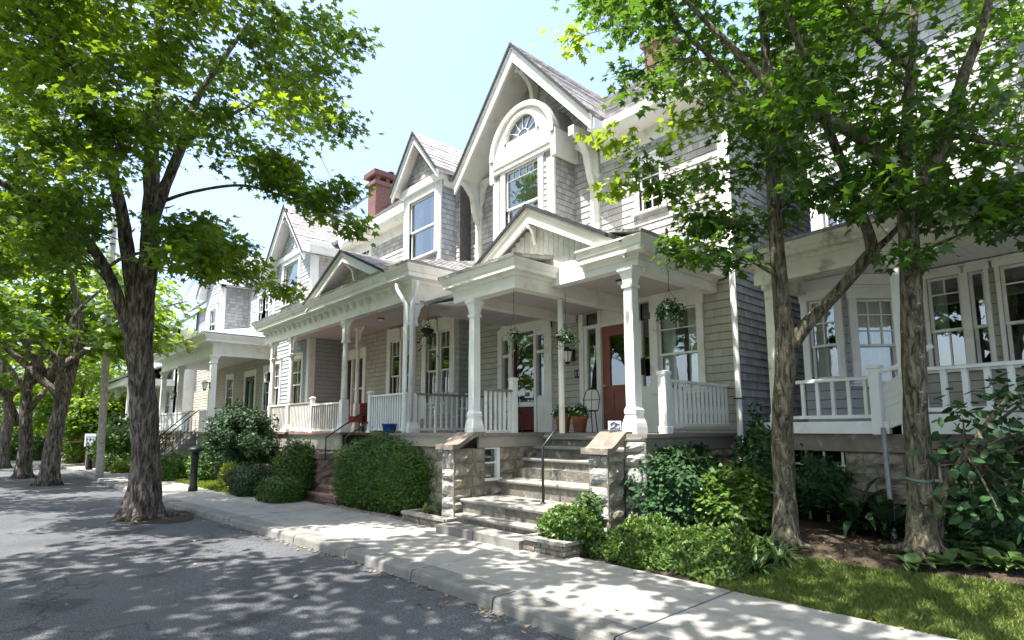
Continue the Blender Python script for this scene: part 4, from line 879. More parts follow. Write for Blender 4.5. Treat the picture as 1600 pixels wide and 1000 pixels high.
wall(H3, bx, -34.2, -30.6, 5.6, 9.2, 'shingle_blue', [(-33.2, -32.0, 6.5, 8.0)], .16, name='bay_wall'); wall(H3, SX(-30.6, 8.2), 0, 1.1, 5.6, 9.2, 'shingle', (), .16, name='bay_side_wall')
window(H3, bx, -33.2, -32.0, 6.5, 8.0, cas=.2, mv=(0, 0), mh=(0, 0)); B(bx).box((-30.8, 0, 5.6), (-30.58, .05, 9.2)).build('corner_board', 'trimw', H3)
wall(H3, bx, -34, -30.8, 9.2, 10.9, 'shingle_blue', (), .16, lim=lambda z: (-32.4 - max(.01, (10.9 - z) / 1.05), -32.4 + max(.01, (10.9 - z) / 1.05)), name='gable_wall')
gable_roof(H3, -32.4, 11.2, 2.2, 2.2, 1.05, 7.8, 12, .22, trim='trimw', soff='trimw', courses=False)
roof_plane(H3, (-41.3, 8.9, 9.35), (-24.2, 8.9, 9.35), (-25, 12.9, 13.2), (-40, 12.9, 13.2), expo=.4)
B(f3).prof([(0, 9.0), (.32, 9.0), (.42, 9.2), (.42, 9.36), (0, 9.36)], -30.5, -24.2).build('eave_gutter', 'trimw', H3)
B().box((-36.5, F3 - .06, FZ - .1), (X3 + .15, Y3, FZ)).build('porch_floor', 'floor', H3)
stones(H3, FX(F3 + .02), -36.4, -30.2, -.5, FZ - .1, 'stone', .3, .55, th=.2); stones(H3, FX(F3 + .02), -28.6, X3 + .1, -.5, FZ - .1, 'stone', .3, .55, th=.2); stones(H3, SX(X3 + .12), F3 + .02, Y3, -.4, FZ - .1, 'stone', .3, .55, th=.2)
PB3 = 4.85
B().box((-36.5, F3 - .1, PB3), (X3 + .12, F3 + .1, 5.35)).box((X3 - .08, F3 + .102, PB3), (X3 + .12, Y3 - .03, 5.35)).build('porch_beam', 'trimw', H3)
cornice(H3, FX(F3 - .1), -36.5, X3 + .12, 5.3, 5.72, .48, 'trimw', 1, 1); cornice(H3, SX(X3 + .12), F3 - .1, Y3 - .05, 5.3, 5.72, .48, 'trimw', 1)
B().box((-36.4, F3 + .1, 5.1), (X3 - .08, Y3 - .03, 5.15)).build('porch_ceiling', 'ceilw', H3)
roof_plane(H3, (-36.9, F3 - .62, 5.75), (X3 + .62, F3 - .6, 5.75), (X3 - .8, Y3, 6.5), (-36.9, Y3, 6.5), th=.04, expo=.4, m='shingle_slate')
roof_plane(H3, (X3 + .62, F3 - .6, 5.75), (X3 + .62, Y3, 5.75), (X3 - .8, Y3, 6.5), (X3 - .8, Y3, 6.5), th=.04, expo=.4, m='shingle_slate')
for x in (X3 - .02, -32.4, -36.2): column_sq(H3, x, F3, FZ, PB3, .13)
for x0_, x1_ in ((-36.1, -32.55), (-32.25, -30.2)):
    pn = B(FX(F3)).box((x0_, -.03, FZ + .05), (x1_, .03, FZ + .88)).box((x0_, -.06, FZ + .88), (x1_, .06, FZ + .95)).build('railing_panel', 'trimw', H3)
    for x in np.arange(x0_ + .1, x1_ - .05, .3): B(FX(F3)).box((x, .03, FZ + .05), (x + .03, .045, FZ + .88)).build('panel_batten', 'trimw', pn)
railing(H3, (X3, F3 + .2), (X3, Y3 - .1), FZ, .95, .16, .05, bottom=.1)
railing(H3, (-28.4, F3), (X3 - .2, F3), FZ, .95, .16, .05, bottom=.1)
st = B().box((-30.1, 5.6, -.6), (-28.7, 6.7, -.3)).build('entrance_steps', 'mortar', H3); n = 8; zb = zg(-29)
for i in range(n):
    z = zb + (FZ - .1 - zb) * (i + 1) / n; y = 4.95 + .23 * i + .02
    B().box((-30.1, y, z - .25), (-28.7, 6.9 - i * .012, z)).build('tread', 'tread', st)
for x in (-30.05, -28.72):
    hr = B(); hr.tube([(x, 4.95, zb), (x, 4.95, zb + 1.0), (x, 6.8, 2.55), (x, 7.0, 2.55)], .025, 6).tube([(x, 4.98, zb + .15), (x, 6.8, 1.75)], .018, 6)
    for k in range(13): y = 5.05 + k * .14; zz = zb + .2 + (y - 5.0) * .86; hr.tube([(x, y, zz), (x, y, zz + .78)], .009, 4)
    hr.build('hand_rail', 'iron', H3)
# ---------------------------------------------------------------- the house furthest along, mostly hidden
H4 = thing('far_white_house', 'white house at the far end, glimpsed beyond the street trees', 'house', (-46, 9, 0))
f4 = FX(8.2)
W40 = [(-44.6, -43.4, 2.3, 4.2), (-42.6, -41.4, 2.3, 4.2), (-44.2, -43, 6.2, 7.8)]
wall(H4, f4, -52, -40.5, -.5, 8, 'shingle_slate', W40, .2, courses=False, back='trimw'); wall(H4, SX(-40.5, 8.2), 0, 6, -.5, 8, 'shingle_slate', (), .2, name='side_wall', back='trimw', courses=False)
for wv in W40: window(H4, f4, *wv, mv=(1, 1), mh=(1, 1), cas=.16)
roof_plane(H4, (-52.4, 7.7, 8.0), (-40, 7.7, 8.0), (-41, 11.5, 11), (-51, 11.5, 11), expo=.6)
B().box((-50, 5.8, FZ - .2), (-40.7, 8.2, FZ)).build('porch_floor', 'trimw', H4); B().box((-50.2, 5.6, 4.4), (-40.5, 8.2, 4.8)).build('porch_roof', 'trimw', H4)
roof_plane(H4, (-50.4, 5.3, 4.84), (-40.2, 5.3, 4.84), (-41, 8.2, 5.9), (-50, 8.2, 5.9), expo=.5)
for x in (-49.8, -45.5, -41): column_sq(H4, x, 5.95, FZ, 4.4, .13)
B(FX(5.85)).box((-49.7, -.03, FZ), (-41, .03, FZ + .9)).build('railing_panel', 'trimw', H4)

# ---------------------------------------------------------------- the house on the right behind the two maples
O0 = np.array([-4.22, 9.05, 0.]); A0 = R(-6)
H0 = thing('right_hand_house', 'grey clapboard house with deep cream porch behind the two maples', 'house', tuple(O0), None, A0, True)
def loc0(p):      # world -> that house's own frame
    c, s_ = math.cos(-A0), math.sin(-A0); d = np.array(p) - O0; return np.array([c * d[0] - s_ * d[1], s_ * d[0] + c * d[1], d[2]])
FZ0 = 1.78; V = 2.1
g0 = FX(V); gp = FX(0)
WW = [(1.80, 2.24, 2.58, 4.04), (2.34, 2.54, 2.58, 4.04), (2.72, 3.3, 2.58, 4.04), (4.1, 4.9, 2.58, 4.04)]
wall(H0, g0, .1, 7, .3, 4.9, 'clap_tan', WW, .16, course='clapboard')
for wv, mm in zip(WW, ((1, 1), (0, 0), (1, 1), (1, 1))): window(H0, g0, *wv, mv=mm, mh=(0, 0), trim='trim', cas=.05 if wv[0] < 3 else .1, curtain='left' if wv[0] < 2 else None, split=.42, glass='glass', head=.05, tr=.3 if mm[0] else None)
UW0 = [(.30, .72, 5.2, 6.3), (1.72, 2.25, 5.4, 6.75), (3.6, 4.3, 5.4, 6.8)]
wall(H0, g0, .1, 7, 4.9, 9.2, 'shingle_blue', UW0, .15)
for wv in UW0: window(H0, g0, *wv, mv=(1, 1), mh=(1, 0), cas=.13, curtain='both' if wv[0] < 2 else None)
wall(H0, Fr((.1, V), (0, 1), (-1, 0)), 0, 8, .3, 9.2, 'shingle_blue', (), .15, name='side_wall', courses=False)
B(g0).box((.08, 0, 4.9), (.22, .05, 9.2)).build('corner_board', 'trimw', H0)
# box bay with two windows, the second turned towards the steps
bq = FX(V - .75)
WQ = (.27, .72, 2.5, 3.86)
wall(H0, bq, .15, .87, .5, 4.02, 'shingle_slate', [WQ], .15, name='bay_wall', th=.08)
window(H0, bq, *WQ, mv=(1, 0), mh=(1, 0), cas=.11, curtain='left', split=.42)
u = np.array([.62, .785]); qf = Fr((.87, V - .75), u, (u[1], -u[0])); Lq = .75 / .785
WQ2 = (.16, Lq - .16, 2.4, 3.8)
wall(H0, qf, 0, Lq, .5, 4.02, 'shingle_slate', [WQ2], .15, name='bay_wall', th=.08)
window(H0, qf, *WQ2, mv=(2, 0), mh=(2, 0), cas=.12, curtain='full', split=.45)
B().add([(.05, V - .9, 4.02), (.95, V - .9, 4.02), (1.58, V, 4.02), (.05, V, 4.02), (.05, V - .9, 4.19), (.95, V - .9, 4.19), (1.58, V, 4.19), (.05, V, 4.19)], [(0, 1, 2, 3), (4, 5, 6, 7), (0, 1, 5, 4), (1, 2, 6, 5), (2, 3, 7, 6), (3, 0, 4, 7)]).build('bay_cornice', 'trimw', H0)
roof_plane(H0, (-.3, V - .45, 9.2), (7.3, V - .45, 9.2), (6, V + 3.4, 12.2), (1.5, V + 3.4, 12.2), expo=.25)
roof_plane(H0, (-.3, V + 7, 9.2), (-.3, V - .45, 9.2), (1.5, V + 3.4, 12.2), (1.5, V + 3.4, 12.2), expo=.3)
B(g0).prof([(0, 8.85), (.35, 8.85), (.44, 9.0), (.46, 9.2), (0, 9.2)], -.3, 7.3).build('eave_gutter', 'trimw', H0)
# porch of that house
B().box((.05, -.02, FZ0 - .06), (7, V, FZ0)).build('porch_floor', 'floor', H0)
B(gp).box((.05, -.06, FZ0 - .17), (1.9, .04, FZ0 - .002)).build('floor_fascia', 'trimw', H0)
B(gp).box((2.05, -.06, FZ0 - .17), (7, .05, FZ0 + .08)).build('floor_fascia', 'trimw', H0)
B().box((.1, .06, FZ0 - .42), (7, .16, FZ0 - .175)).build('floor_beam', 'coping', H0)
stones(H0, FX(.12), 1.25, 2.0, .1, FZ0 - .43, 'stone', .2, .36, th=.2)
stones(H0, FX(.4), 2.0, 7, .1, FZ0 - .43, 'stone', .24, .4, th=.2)
lt = B(FX(.14))
for x in np.arange(.15, 1.25, .26): lt.box((x, -.015, .15), (x + .03, .0, FZ0 - .43))
for z in np.arange(.3, 1.3, .28): lt.box((.1, .002, z), (1.25, .016, z + .03))
lt.build('lattice', 'trimo', H0)
lt = B(FX(.3))
for x in np.arange(2.3, 5, .22): lt.box((x, -.015, .3), (x + .025, .0, FZ0 - .43))
for z in np.arange(.8, 1.35, .2): lt.box((2.2, .002, z), (5, .016, z + .025))
lt.build('lattice', 'trimo', H0)
B().add([(.1, .5, 0), (7, .5, 0), (7, .5, FZ0 - .06), (.1, .5, FZ0 - .06)], [(0, 1, 2, 3)]).build('crawl_space_shade', 'dark', H0)  # black sheet painted in for the darkness under the porch
PB0 = 3.98
B().box((.1, -.02, PB0), (7, .16, 4.28)).box((.1, .162, PB0), (.28, V, 4.28)).build('porch_beam', 'trimo', H0)
cornice(H0, FX(-.02), .1, 7.2, 4.24, 4.48, .25, 'trimo', 1); cornice(H0, Fr((.1, 0), (0, 1), (-1, 0)), -.02, V, 4.24, 4.48, .25, 'trimo', 1)
for x in np.arange(.28, 7, .12): B().box((x, .16, 4.2), (x + .113, V - .02, 4.225)).build('ceiling_board', 'ceilw', H0)
roof_plane(H0, (-.15, -.28, 4.51), (7.2, -.28, 4.51), (7.2, V, 5.15), (.1, V, 5.15), th=.03, expo=.28)
for x in (.33, 2.12, 5.6): B().sq([(.085, 0), (.085, .12), (.07, .14), (.07, PB0 - FZ0 - .12), (.1, PB0 - FZ0 - .08), (.1, PB0 - FZ0)], (x, .06, FZ0)).build('column', 'trimo' if x < 1 else 'trimw', H0)
B().sq([(.06, -.18), (.06, .70), (.08, .71), (.08, .75)], (1.78, -.04, FZ0)).build('newel_post', 'trimw', H0)
railing(H0, (.42, .05), (1.72, .05), FZ0, .62, .2, .045, bottom=.09)
railing(H0, (2.2, .05), (5.5, .05), FZ0 + .08, .60, .22, .06, bottom=.08)
# stair railing boxed in with boards, sloping down between newel and column
sb = B().prism([(0, 0), (.62, .12), (.62, .78), (0, .58)], lambda p: (1.82 + p[0] * .62, .02 - p[0] * .3, FZ0 - .12 + p[1]), lambda p: (1.84 + p[0] * .62, .06 - p[0] * .3, FZ0 - .12 + p[1])).build('stair_panel', 'ceilw', H0)
B().tube([(1.78, -.02, FZ0 + .66), (2.02, -.0, FZ0 + .70), (2.45, .02, FZ0 + .95)], .035, 6).build('hand_rail', 'trimw', sb)
for z in np.arange(.08, .6, .1): B().prism([(.02, z), (.60, z + .12), (.60, z + .125), (.02, z + .005)], lambda p: (1.82 + p[0] * .62, .015 - p[0] * .3, FZ0 - .12 + p[1]), lambda p: (1.82 + p[0] * .62, .02 - p[0] * .3, FZ0 - .12 + p[1])).build('board_joint', 'trimo', sb)
B().tube([(1.86, -.12, FZ0 - .1), (1.98, -.40, 1.1), (2.06, -.58, .35)], .032, 8).build('steel_strut', 'galv', H0)

# ---------------------------------------------------------------- trees
from mathutils import noise as mnoise
def smooth_path(pts, rad, step):
    """Catmull-Rom through the points, resampled"""
    P = [np.array(p, float) for p in pts]; P = [2 * P[0] - P[1]] + P + [2 * P[-1] - P[-2]]; out, ro = [], []
    for i in range(1, len(P) - 2):
        n = max(2, int(np.linalg.norm(P[i + 1] - P[i]) / step))
        for j in range(n):
            t = j / n; a, b, c, d = P[i - 1], P[i], P[i + 1], P[i + 2]
            out.append(.5 * (2 * b + (c - a) * t + (2 * a - 5 * b + 4 * c - d) * t * t + (3 * b - a - 3 * c + d) * t ** 3)); ro.append(rad[i - 1] + (rad[i] - rad[i - 1]) * t)
    out.append(P[-2]); ro.append(rad[-1]); return out, ro
def bark_tube(b, pts, rad, n=14, step=.12, rough=.06, flare=0, seed=0):
    P, r = smooth_path(pts, rad, step); k0 = len(b.v); b.tube(P, r, n)
    for i in range(len(P)):
        for j in range(n):
            k = k0 + i * n + j; v = b.v[k]; c = P[i]; th = 2 * math.pi * j / n
            q = 1 + rough * mnoise.noise((v[0] * 13 + seed, v[1] * 13, v[2] * 2.6)) * (1 if r[i] > .1 else .4) + rough * .8 * mnoise.noise((v[0] * 3, v[1] * 3 + seed, v[2] * 1.3))
            if flare:
                h = max(0, 1 - (c[2] - P[0][2]) / (flare * 1.6))
                q += h ** 3 * (.22 + .6 * max(0, math.sin(th * 5 + seed) * .6 + mnoise.noise((math.cos(th) * 1.5, math.sin(th) * 1.5, seed))))
            b.v[k] = c + (v - c) * q
    return P, r
def inpoly(p, poly):
    x, y = p; c = False; j = len(poly) - 1
    for i in range(len(poly)):
        (xi, yi), (xj, yj) = poly[i], poly[j]
        if (yi > y) != (yj > y) and x < (xj - xi) * (y - yi) / (yj - yi) + xi: c = not c
        j = i
    return c
def clumps_in(poly, n, d0, d1, r, rng):
    xs = [p[0] for p in poly]; ys = [p[1] for p in poly]; out = []
    while len(out) < n:
        p = (rng.uniform(min(xs), max(xs)), rng.uniform(min(ys), max(ys)))
        if inpoly(p, poly): out.append((at(p[0], p[1], rng.uniform(d0, d1)), r * rng.uniform(.7, 1.25)))
    return out
def crown_mesh(name, clumps, per, size, shape, m, rng, spray=9, flat=.45, jit=.42):
    Ps, Ns, Hs = [], [], []
    cen = np.mean([c for c, _ in clumps], axis=0)
    for c, r in clumps:
        ns = max(2, int(per / spray)); o = rng.normal(0, 1, (ns, 3)); o /= np.linalg.norm(o, axis=1)[:, None]; o *= (rng.uniform(.15, 1, (ns, 1)) ** .5) * r; o[:, 2] *= .62
        sp = c + o
        hd = o + (c - cen) * .25 + rng.normal(0, .25, (ns, 3)); hd[:, 2] -= .25 * r; hd /= np.linalg.norm(hd, axis=1)[:, None] + 1e-9
        q = np.repeat(sp, spray, 0); hq = np.repeat(hd, spray, 0); k = len(q)
        off = rng.normal(0, 1, (k, 3)) * np.array([1, 1, flat]) * size * 1.15
        Ps.append(q + off); h2 = hq + off / size * .5 + np.array([0, 0, -.35]); Hs.append(h2); Ns.append(np.tile([0, 0, 1.], (k, 1)) + hq * .25)
    P, Nn, H = np.concatenate(Ps), np.concatenate(Ns), np.concatenate(Hs)
    return poly_mesh(name, leaves(P, Nn, H, size, shape, rng=rng, jit=jit), len(shape), m)
def tree(name, label, base, limbs, clumps, per, size, shape, bark, lm, seed, group=None, n=14, rough=.06, flare=0, twig=.03, step=.14, cat='tree', lm2=None, split=None, spray=9, twign=5, slim=.8, roots=0):
    t = thing(name, label, cat, tuple(base), group); rng = np.random.default_rng(seed)
    b = B(); pts = []; limbs = [(lp, [x * slim for x in lr]) for lp, lr in limbs]
    for i, (lp, lr) in enumerate(limbs):
        P, r = bark_tube(b, lp, lr, n if i == 0 else max(7, int(n * .6)), step, rough, flare if i == 0 else 0, seed + i * 3.7)
        pts += [(p, q) for k, (p, q) in enumerate(zip(P, r)) if not (i == 0 and k < len(P) * .35)]
    rb = limbs[0][1][0] * 1.0
    for k in range(roots):        # exposed roots running out from the base
        a = k * 6.283 / roots + rng.uniform(-.3, .3); e = np.array([math.cos(a), math.sin(a), 0]); s_ = np.array([-e[1], e[0], 0]) * rng.uniform(-.35, .35); L_ = rb * rng.uniform(2.0, 3.4); p0 = np.array(base, float)
        bark_tube(b, [p0 + e * rb * .35 + (0, 0, rb * .9), p0 + e * rb * 1.0 + (0, 0, rb * .28), p0 + (e + s_ * .4) * L_ * .6 + (0, 0, .035), p0 + (e + s_) * L_ + (0, 0, -.04)], [rb * .42, rb * .30, rb * .17, rb * .07], 12, .06, .12, 0, seed + k)
    b.sm = True; b.build('trunk', bark, t)
    tw = B(); PP = np.array([p for p, _ in pts]); RR = np.array([q for _, q in pts])
    for c, r in sorted(clumps, key=lambda q: np.linalg.norm(PP - q[0], axis=1).min()):
        dd = np.linalg.norm(PP - c, axis=1) + np.maximum(0, PP[:, 2] - c[2] + .2) * 2.6
        k = int(np.argmin(dd)); a = PP[k]; L_ = np.linalg.norm(c - a)
        mid = (a + c) / 2 + rng.normal(0, .08, 3) * L_ + np.array([0, 0, .10 * L_]); r0 = min(RR[k] * .6, twig * (.5 + .22 * L_))
        path, _ = smooth_path([a, mid, c], [1, 1, 1], max(.25, L_ / 7)); tw.tube(path, list(np.linspace(r0, .006, len(path))), twign, False)
        PP = np.vstack([PP, path[2:-1]]) if len(path) > 4 else PP; RR = np.concatenate([RR, np.linspace(r0, .006, len(path))[2:-1]]) if len(path) > 4 else RR
        for _ in range(3):
            e = c + rng.normal(0, .55, 3) * r; tw.tube([mid * .35 + c * .65, (c + e) / 2 + (0, 0, .03), e], [.008, .006, .003], 4, False)
    tw.sm = True; tw.build('branches', bark, t)
    if lm2 is not None:
        fl_ = [bool(split(c[0], rng)) for c in clumps]; A = [c for c, f in zip(clumps, fl_) if f]; C = [c for c, f in zip(clumps, fl_) if not f]
    else: A, C = [], clumps
    link('crown', crown_mesh('crown', [(c - OFF[t.name], r) for c, r in C], per, size, shape, lm, rng, spray), t)
    if A: link('crown', crown_mesh('crown', [(c - OFF[t.name], r) for c, r in A], per, size, shape, lm2, rng, spray), t)
    return t
def px(pts, rad): return [at(*p) for p in pts], rad
rg = np.random.default_rng(11)
# the big street tree at the kerb
tb = np.array([-14.75, 2.55, zg(-14.7) - .12]); D = 12.5
T1L = [([tb, at(228, 700, 12.5), at(222, 600, 12.45), at(218, 520, 12.4), at(232, 400, 12.4), at(236, 300, 12.4), at(238, 190, 12.5), at(244, 90, 12.6), at(252, 0, 12.8), at(262, -90, 13)], [.47, .36, .345, .35, .25, .215, .18, .15, .12, .08]),
       px([(212, 540, 12.4), (190, 480, 12.2), (165, 420, 12.0), (130, 370, 11.7), (70, 322, 11.3), (0, 285, 10.8), (-70, 250, 10.4)], [.22, .17, .145, .125, .11, .09, .05]),
       px([(215, 500, 12.4), (200, 400, 12.2), (190, 330, 12.1), (172, 260, 12.0), (145, 170, 11.8), (110, 90, 11.5), (60, 30, 11.2), (-10, -50, 11)], [.24, .19, .17, .15, .14, .12, .10, .06]),
       px([(236, 350, 12.4), (258, 290, 12.6), (285, 225, 12.8), (305, 160, 13.2), (350, 90, 13.8), (400, 20, 14.4)], [.18, .155, .135, .11, .085, .05]),
       px([(285, 225, 12.8), (340, 190, 13), (420, 150, 13.2), (500, 110, 13.4)], [.08, .06, .045, .02]),
       px([(240, 320, 12.4), (300, 300, 12.2), (380, 290, 12.1), (450, 310, 12.2), (530, 345, 12.4)], [.06, .045, .04, .03, .012]),
       px([(165, 420, 12), (200, 400, 11.5), (270, 390, 11), (340, 410, 10.8), (400, 440, 10.8)], [.05, .045, .035, .025, .012]),
       px([(150, 390, 11.9), (80, 400, 12.5), (0, 405, 13)], [.06, .045, .02])]
cl = clumps_in([(-120, -330), (480, -330), (500, 0), (520, 80), (500, 130), (505, 190), (450, 240), (400, 265), (300, 230), (200, 280), (-120, 300)], 250, 9.5, 15.5, .62, rg)
cl += clumps_in([(390, 240), (470, 265), (525, 315), (530, 350), (470, 325), (420, 300)], 12, 11.5, 13.5, .36, rg)
cl += clumps_in([(-100, 300), (140, 300), (150, 380), (60, 420), (-100, 430)], 40, 10, 14.5, .6, rg)
cl += clumps_in([(255, 340), (320, 350), (410, 420), (400, 440), (310, 430), (250, 390)], 20, 10.3, 12.8, .4, rg)
cl += [(at(548, 352, 12.4), .22), (at(535, 300, 12.8), .28), (at(440, 452, 10.8), .22), (at(540, 60, 13.6), .4), (at(535, 190, 13.3), .35)]
clampy = lambda c: c if c[1] < 4.4 else EYE + (c - EYE) * (4.4 + .25 * (c[1] - 4.4)) / c[1]
T1L = T1L[:3] + [([clampy(p) for p in lp], lr) for lp, lr in T1L[3:]]
cl = [(c if c[1] < 4.4 else EYE + (c - EYE) * (4.4 + .25 * (c[1] - 4.4)) / c[1], r) for c, r in cl]
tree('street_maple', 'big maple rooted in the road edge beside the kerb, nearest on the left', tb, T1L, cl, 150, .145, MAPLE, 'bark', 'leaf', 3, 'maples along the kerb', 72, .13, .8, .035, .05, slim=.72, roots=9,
     lm2='leaf_l', split=lambda c, r: r.random() < .28 + .25 * (c[2] > 8))  # lighter leaves likelier high up: sun highlights put into the colour
# further street trees
def street_tree(name, label, bx, by, h, cr, seed, limbs=None, per=90, nc=46, size=.24, lo=.42, group='maples along the kerb', r=.3, m='leaf', m2='leaf_l', drop=0, shape=MAPLE_S, hang=.75, extra=()):
    rr = np.random.default_rng(seed); z0 = zg(bx) - .12; base_ = np.array([bx, by, z0])
    fork = base_ + (rr.normal(0, .1), rr.normal(0, .1), h * .3)
    L_ = [([base_, base_ + (0, 0, h * .15), fork, base_ + (rr.normal(0, .3), rr.normal(0, .3), h * .6), base_ + (rr.normal(0, .5), rr.normal(0, .5), h * .92)], [r * 1.25, r, r * .9, r * .5, .05])]
    for k in range(5):
        a = k * 1.26 + rr.uniform(-.3, .3); e = np.array([math.cos(a), math.sin(a), 0]); s_ = base_ + (0, 0, h * rr.uniform(.28, .5))
        L_.append(([s_, s_ + e * cr * .3 + (0, 0, h * .12), s_ + e * cr * .6 + (0, 0, h * .24), s_ + e * cr * .9 + (0, 0, h * .3)], [r * .55, r * .4, r * .25, .03]))
    C_ = []
    while len(C_) < nc:
        o = rr.normal(0, 1, 3); o /= np.linalg.norm(o); o *= rr.uniform(.25, 1) ** .45
        if o[2] < -hang: continue
        C_.append((base_ + np.array([o[0] * cr, o[1] * cr, h * (lo + (1 - lo) / 2) + o[2] * h * (1 - lo) / 2]), rr.uniform(.7, 1.15) * cr * .2))
    C_ += list(extra)
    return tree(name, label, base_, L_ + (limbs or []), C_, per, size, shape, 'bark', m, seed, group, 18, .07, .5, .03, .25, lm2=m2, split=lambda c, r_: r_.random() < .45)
street_tree('street_maple', 'second maple along the kerb, its flared roots beside the leaning pole', -28.0, 1.75, 10.5, 4.6, 21, [px([(73, 600, 22.4), (50, 550, 22), (15, 500, 21.5), (-30, 470, 21)], [.26, .2, .15, .08]), px([(75, 600, 22.4), (98, 545, 22.4), (120, 490, 22.5), (160, 450, 23)], [.22, .17, .12, .05])], 100, 60, .26, .42, r=.33)
street_tree('street_maple', 'third maple along the kerb, forked low, left of the second', -33.8, 1.15, 10.5, 4.5, 22, [px([(28, 665, 26), (10, 620, 25.7), (-20, 590, 25)], [.24, .16, .08])], 80, 46, .28, .42, r=.31)
street_tree('street_maple', 'fourth maple along the kerb, a slim grey trunk at the left edge', -47, .6, 12, 5, 23, None, 80, 46, .32, .3, r=.36)
for i, (x, y, h, c, lab) in enumerate(((-58, 7.5, 11, 5, 'bright leafy tree beyond the far white house'), (-53, 4.6, 8.5, 3.6, 'rounded tree behind the brick pier and banner sign'), (-70, 2.5, 13, 6, 'tall tree closing the far end of the street'), (-80, -4, 13, 7, 'broad tree at the far left end of the road'), (-44.5, 5.0, 4.4, 1.6, 'small bushy tree in front of the far white house'), (-62, -1.5, 12, 5.5, 'dense tree on the bend at the far left'), (-56, -6.5, 11, 5, 'tree across the road at the far left'), (-66, 13, 14, 7, 'tall tree rising behind the far white house'))):
    street_tree('background_tree', lab, x, y, h, c, 40 + i, None, 110, 60, .34, .12, 'trees at the far end of the street', .25, 'leaf_l', 'leaf', shape=LEAF)
# trees across the street, behind the viewpoint: they shade the road and show in the windows
for i, (x, y, h, c, lab) in enumerate(((-7.2, -6.9, 15, 6.2, 'maple across the street opposite the stone steps'), (-20, -7.2, 14, 5.6, 'maple across the street opposite the long porch'), (3.2, -7.2, 14.5, 5.8, 'maple across the street opposite the right-hand house'), (-32, -7.4, 13, 5.6, 'maple across the street opposite the white porch'))):
    street_tree('opposite_maple', lab, x, y, h, c, 60 + i, None, 130, 48, .26, .33, 'maples across the street', .4)
street_tree('street_maple', 'maple on the kerb just right of the viewpoint, shading the pavement', .45, 2.6, 13.2, 5.7, 66, [([np.array([.4, 2.6, 5.2]), np.array([-1.8, 2.4, 7.2]), np.array([-4.4, 2.0, 8.4]), np.array([-7.2, 1.6, 9.2])], [.2, .15, .1, .04])], 80, 44, .2, .5, r=.36,
            extra=[(np.array([rg.uniform(-8.6, -1.6), rg.uniform(-.8, 3.0), rg.uniform(8.3, 10.4)]), rg.uniform(.45, .75)) for _ in range(30)])  # long limb and extra clumps, out of view, added to shade pavement and steps
# the two younger maples on the right
b1 = np.array([-3.14, 7.33, .24]); b2_ = np.array([-1.80, 7.68, .33])
R1L = [([b1, at(1226, 760, 7.25), at(1222, 660, 7.25), at(1228, 560, 7.25), at(1221, 470, 7.3), at(1212, 360, 7.35), at(1207, 250, 7.4), at(1200, 130, 7.5), at(1190, 0, 7.6), at(1180, -120, 7.8)], [.225, .185, .175, .185, .14, .125, .11, .09, .07, .04]),
       px([(1232, 545, 7.25), (1262, 505, 7.2), (1310, 455, 7.1), (1352, 405, 7.0), (1362, 385, 6.98), (1345, 330, 6.95), (1318, 260, 6.9), (1288, 185, 6.85), (1262, 105, 6.8), (1232, 20, 6.75), (1215, -60, 6.7)], [.14, .115, .105, .10, .095, .08, .075, .07, .062, .052, .03]),
       px([(1352, 405, 7.0), (1385, 375, 7.0), (1420, 340, 7.05), (1480, 300, 7.0)], [.07, .055, .04, .02]),
       px([(1212, 200, 7.4), (1140, 120, 7.6), (1080, 60, 7.8), (1020, 0, 8)], [.06, .05, .035, .02])]
cr1 = clumps_in([(890, -140), (1300, -140), (1320, 220), (1280, 290), (1180, 360), (1090, 330), (1040, 260), (1010, 180), (970, 80), (910, 40)], 64, 7.2, 9.6, .40, rg)
cr1 += clumps_in([(1080, 330), (1280, 300), (1300, 380), (1180, 420), (1100, 420)], 6, 6.6, 8, .25, rg)
cr1 += [(at(1062, 385, 7.4), .2), (at(1085, 400, 7.5), .18), (at(1095, 345, 7.6), .26), (at(1150, 405, 7.4), .2), (at(962, 218, 8.2), .17), (at(968, 288, 8.2), .17), (at(1010, 250, 8.2), .25), (at(900, 60, 8.6), .22), (at(985, 120, 8.4), .28), (at(1040, 300, 8), .25)]
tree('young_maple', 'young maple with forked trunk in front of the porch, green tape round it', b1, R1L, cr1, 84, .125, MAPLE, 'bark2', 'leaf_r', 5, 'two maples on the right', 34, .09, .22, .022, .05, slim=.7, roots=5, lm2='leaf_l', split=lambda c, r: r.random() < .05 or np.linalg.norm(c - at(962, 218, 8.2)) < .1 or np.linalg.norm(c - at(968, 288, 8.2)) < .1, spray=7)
R2L = [([b2_, at(1438, 760, 6.4), at(1432, 660, 6.4), at(1428, 560, 6.4), at(1424, 450, 6.4), at(1418, 340, 6.4), at(1412, 265, 6.4), at(1418, 180, 6.5), at(1425, 80, 6.6), at(1430, -30, 6.8)], [.235, .185, .175, .165, .155, .14, .125, .085, .07, .05]),
       px([(1412, 290, 6.4), (1390, 262, 6.4), (1345, 215, 6.5), (1290, 185, 6.6), (1225, 155, 6.8), (1165, 95, 7.0), (1110, 40, 7.2), (1050, -20, 7.4)], [.15, .125, .11, .095, .08, .062, .046, .028]),
       px([(1418, 320, 6.4), (1450, 270, 6.3), (1480, 210, 6.2), (1505, 120, 6.1), (1535, 40, 6.0), (1560, -60, 6)], [.12, .10, .09, .08, .065, .04]),
       px([(1425, 110, 6.55), (1380, 70, 6.4), (1330, 20, 6.3), (1290, -50, 6.2)], [.05, .04, .03, .02]),
       px([(1480, 210, 6.2), (1530, 220, 6), (1590, 230, 5.8)], [.045, .035, .02])]
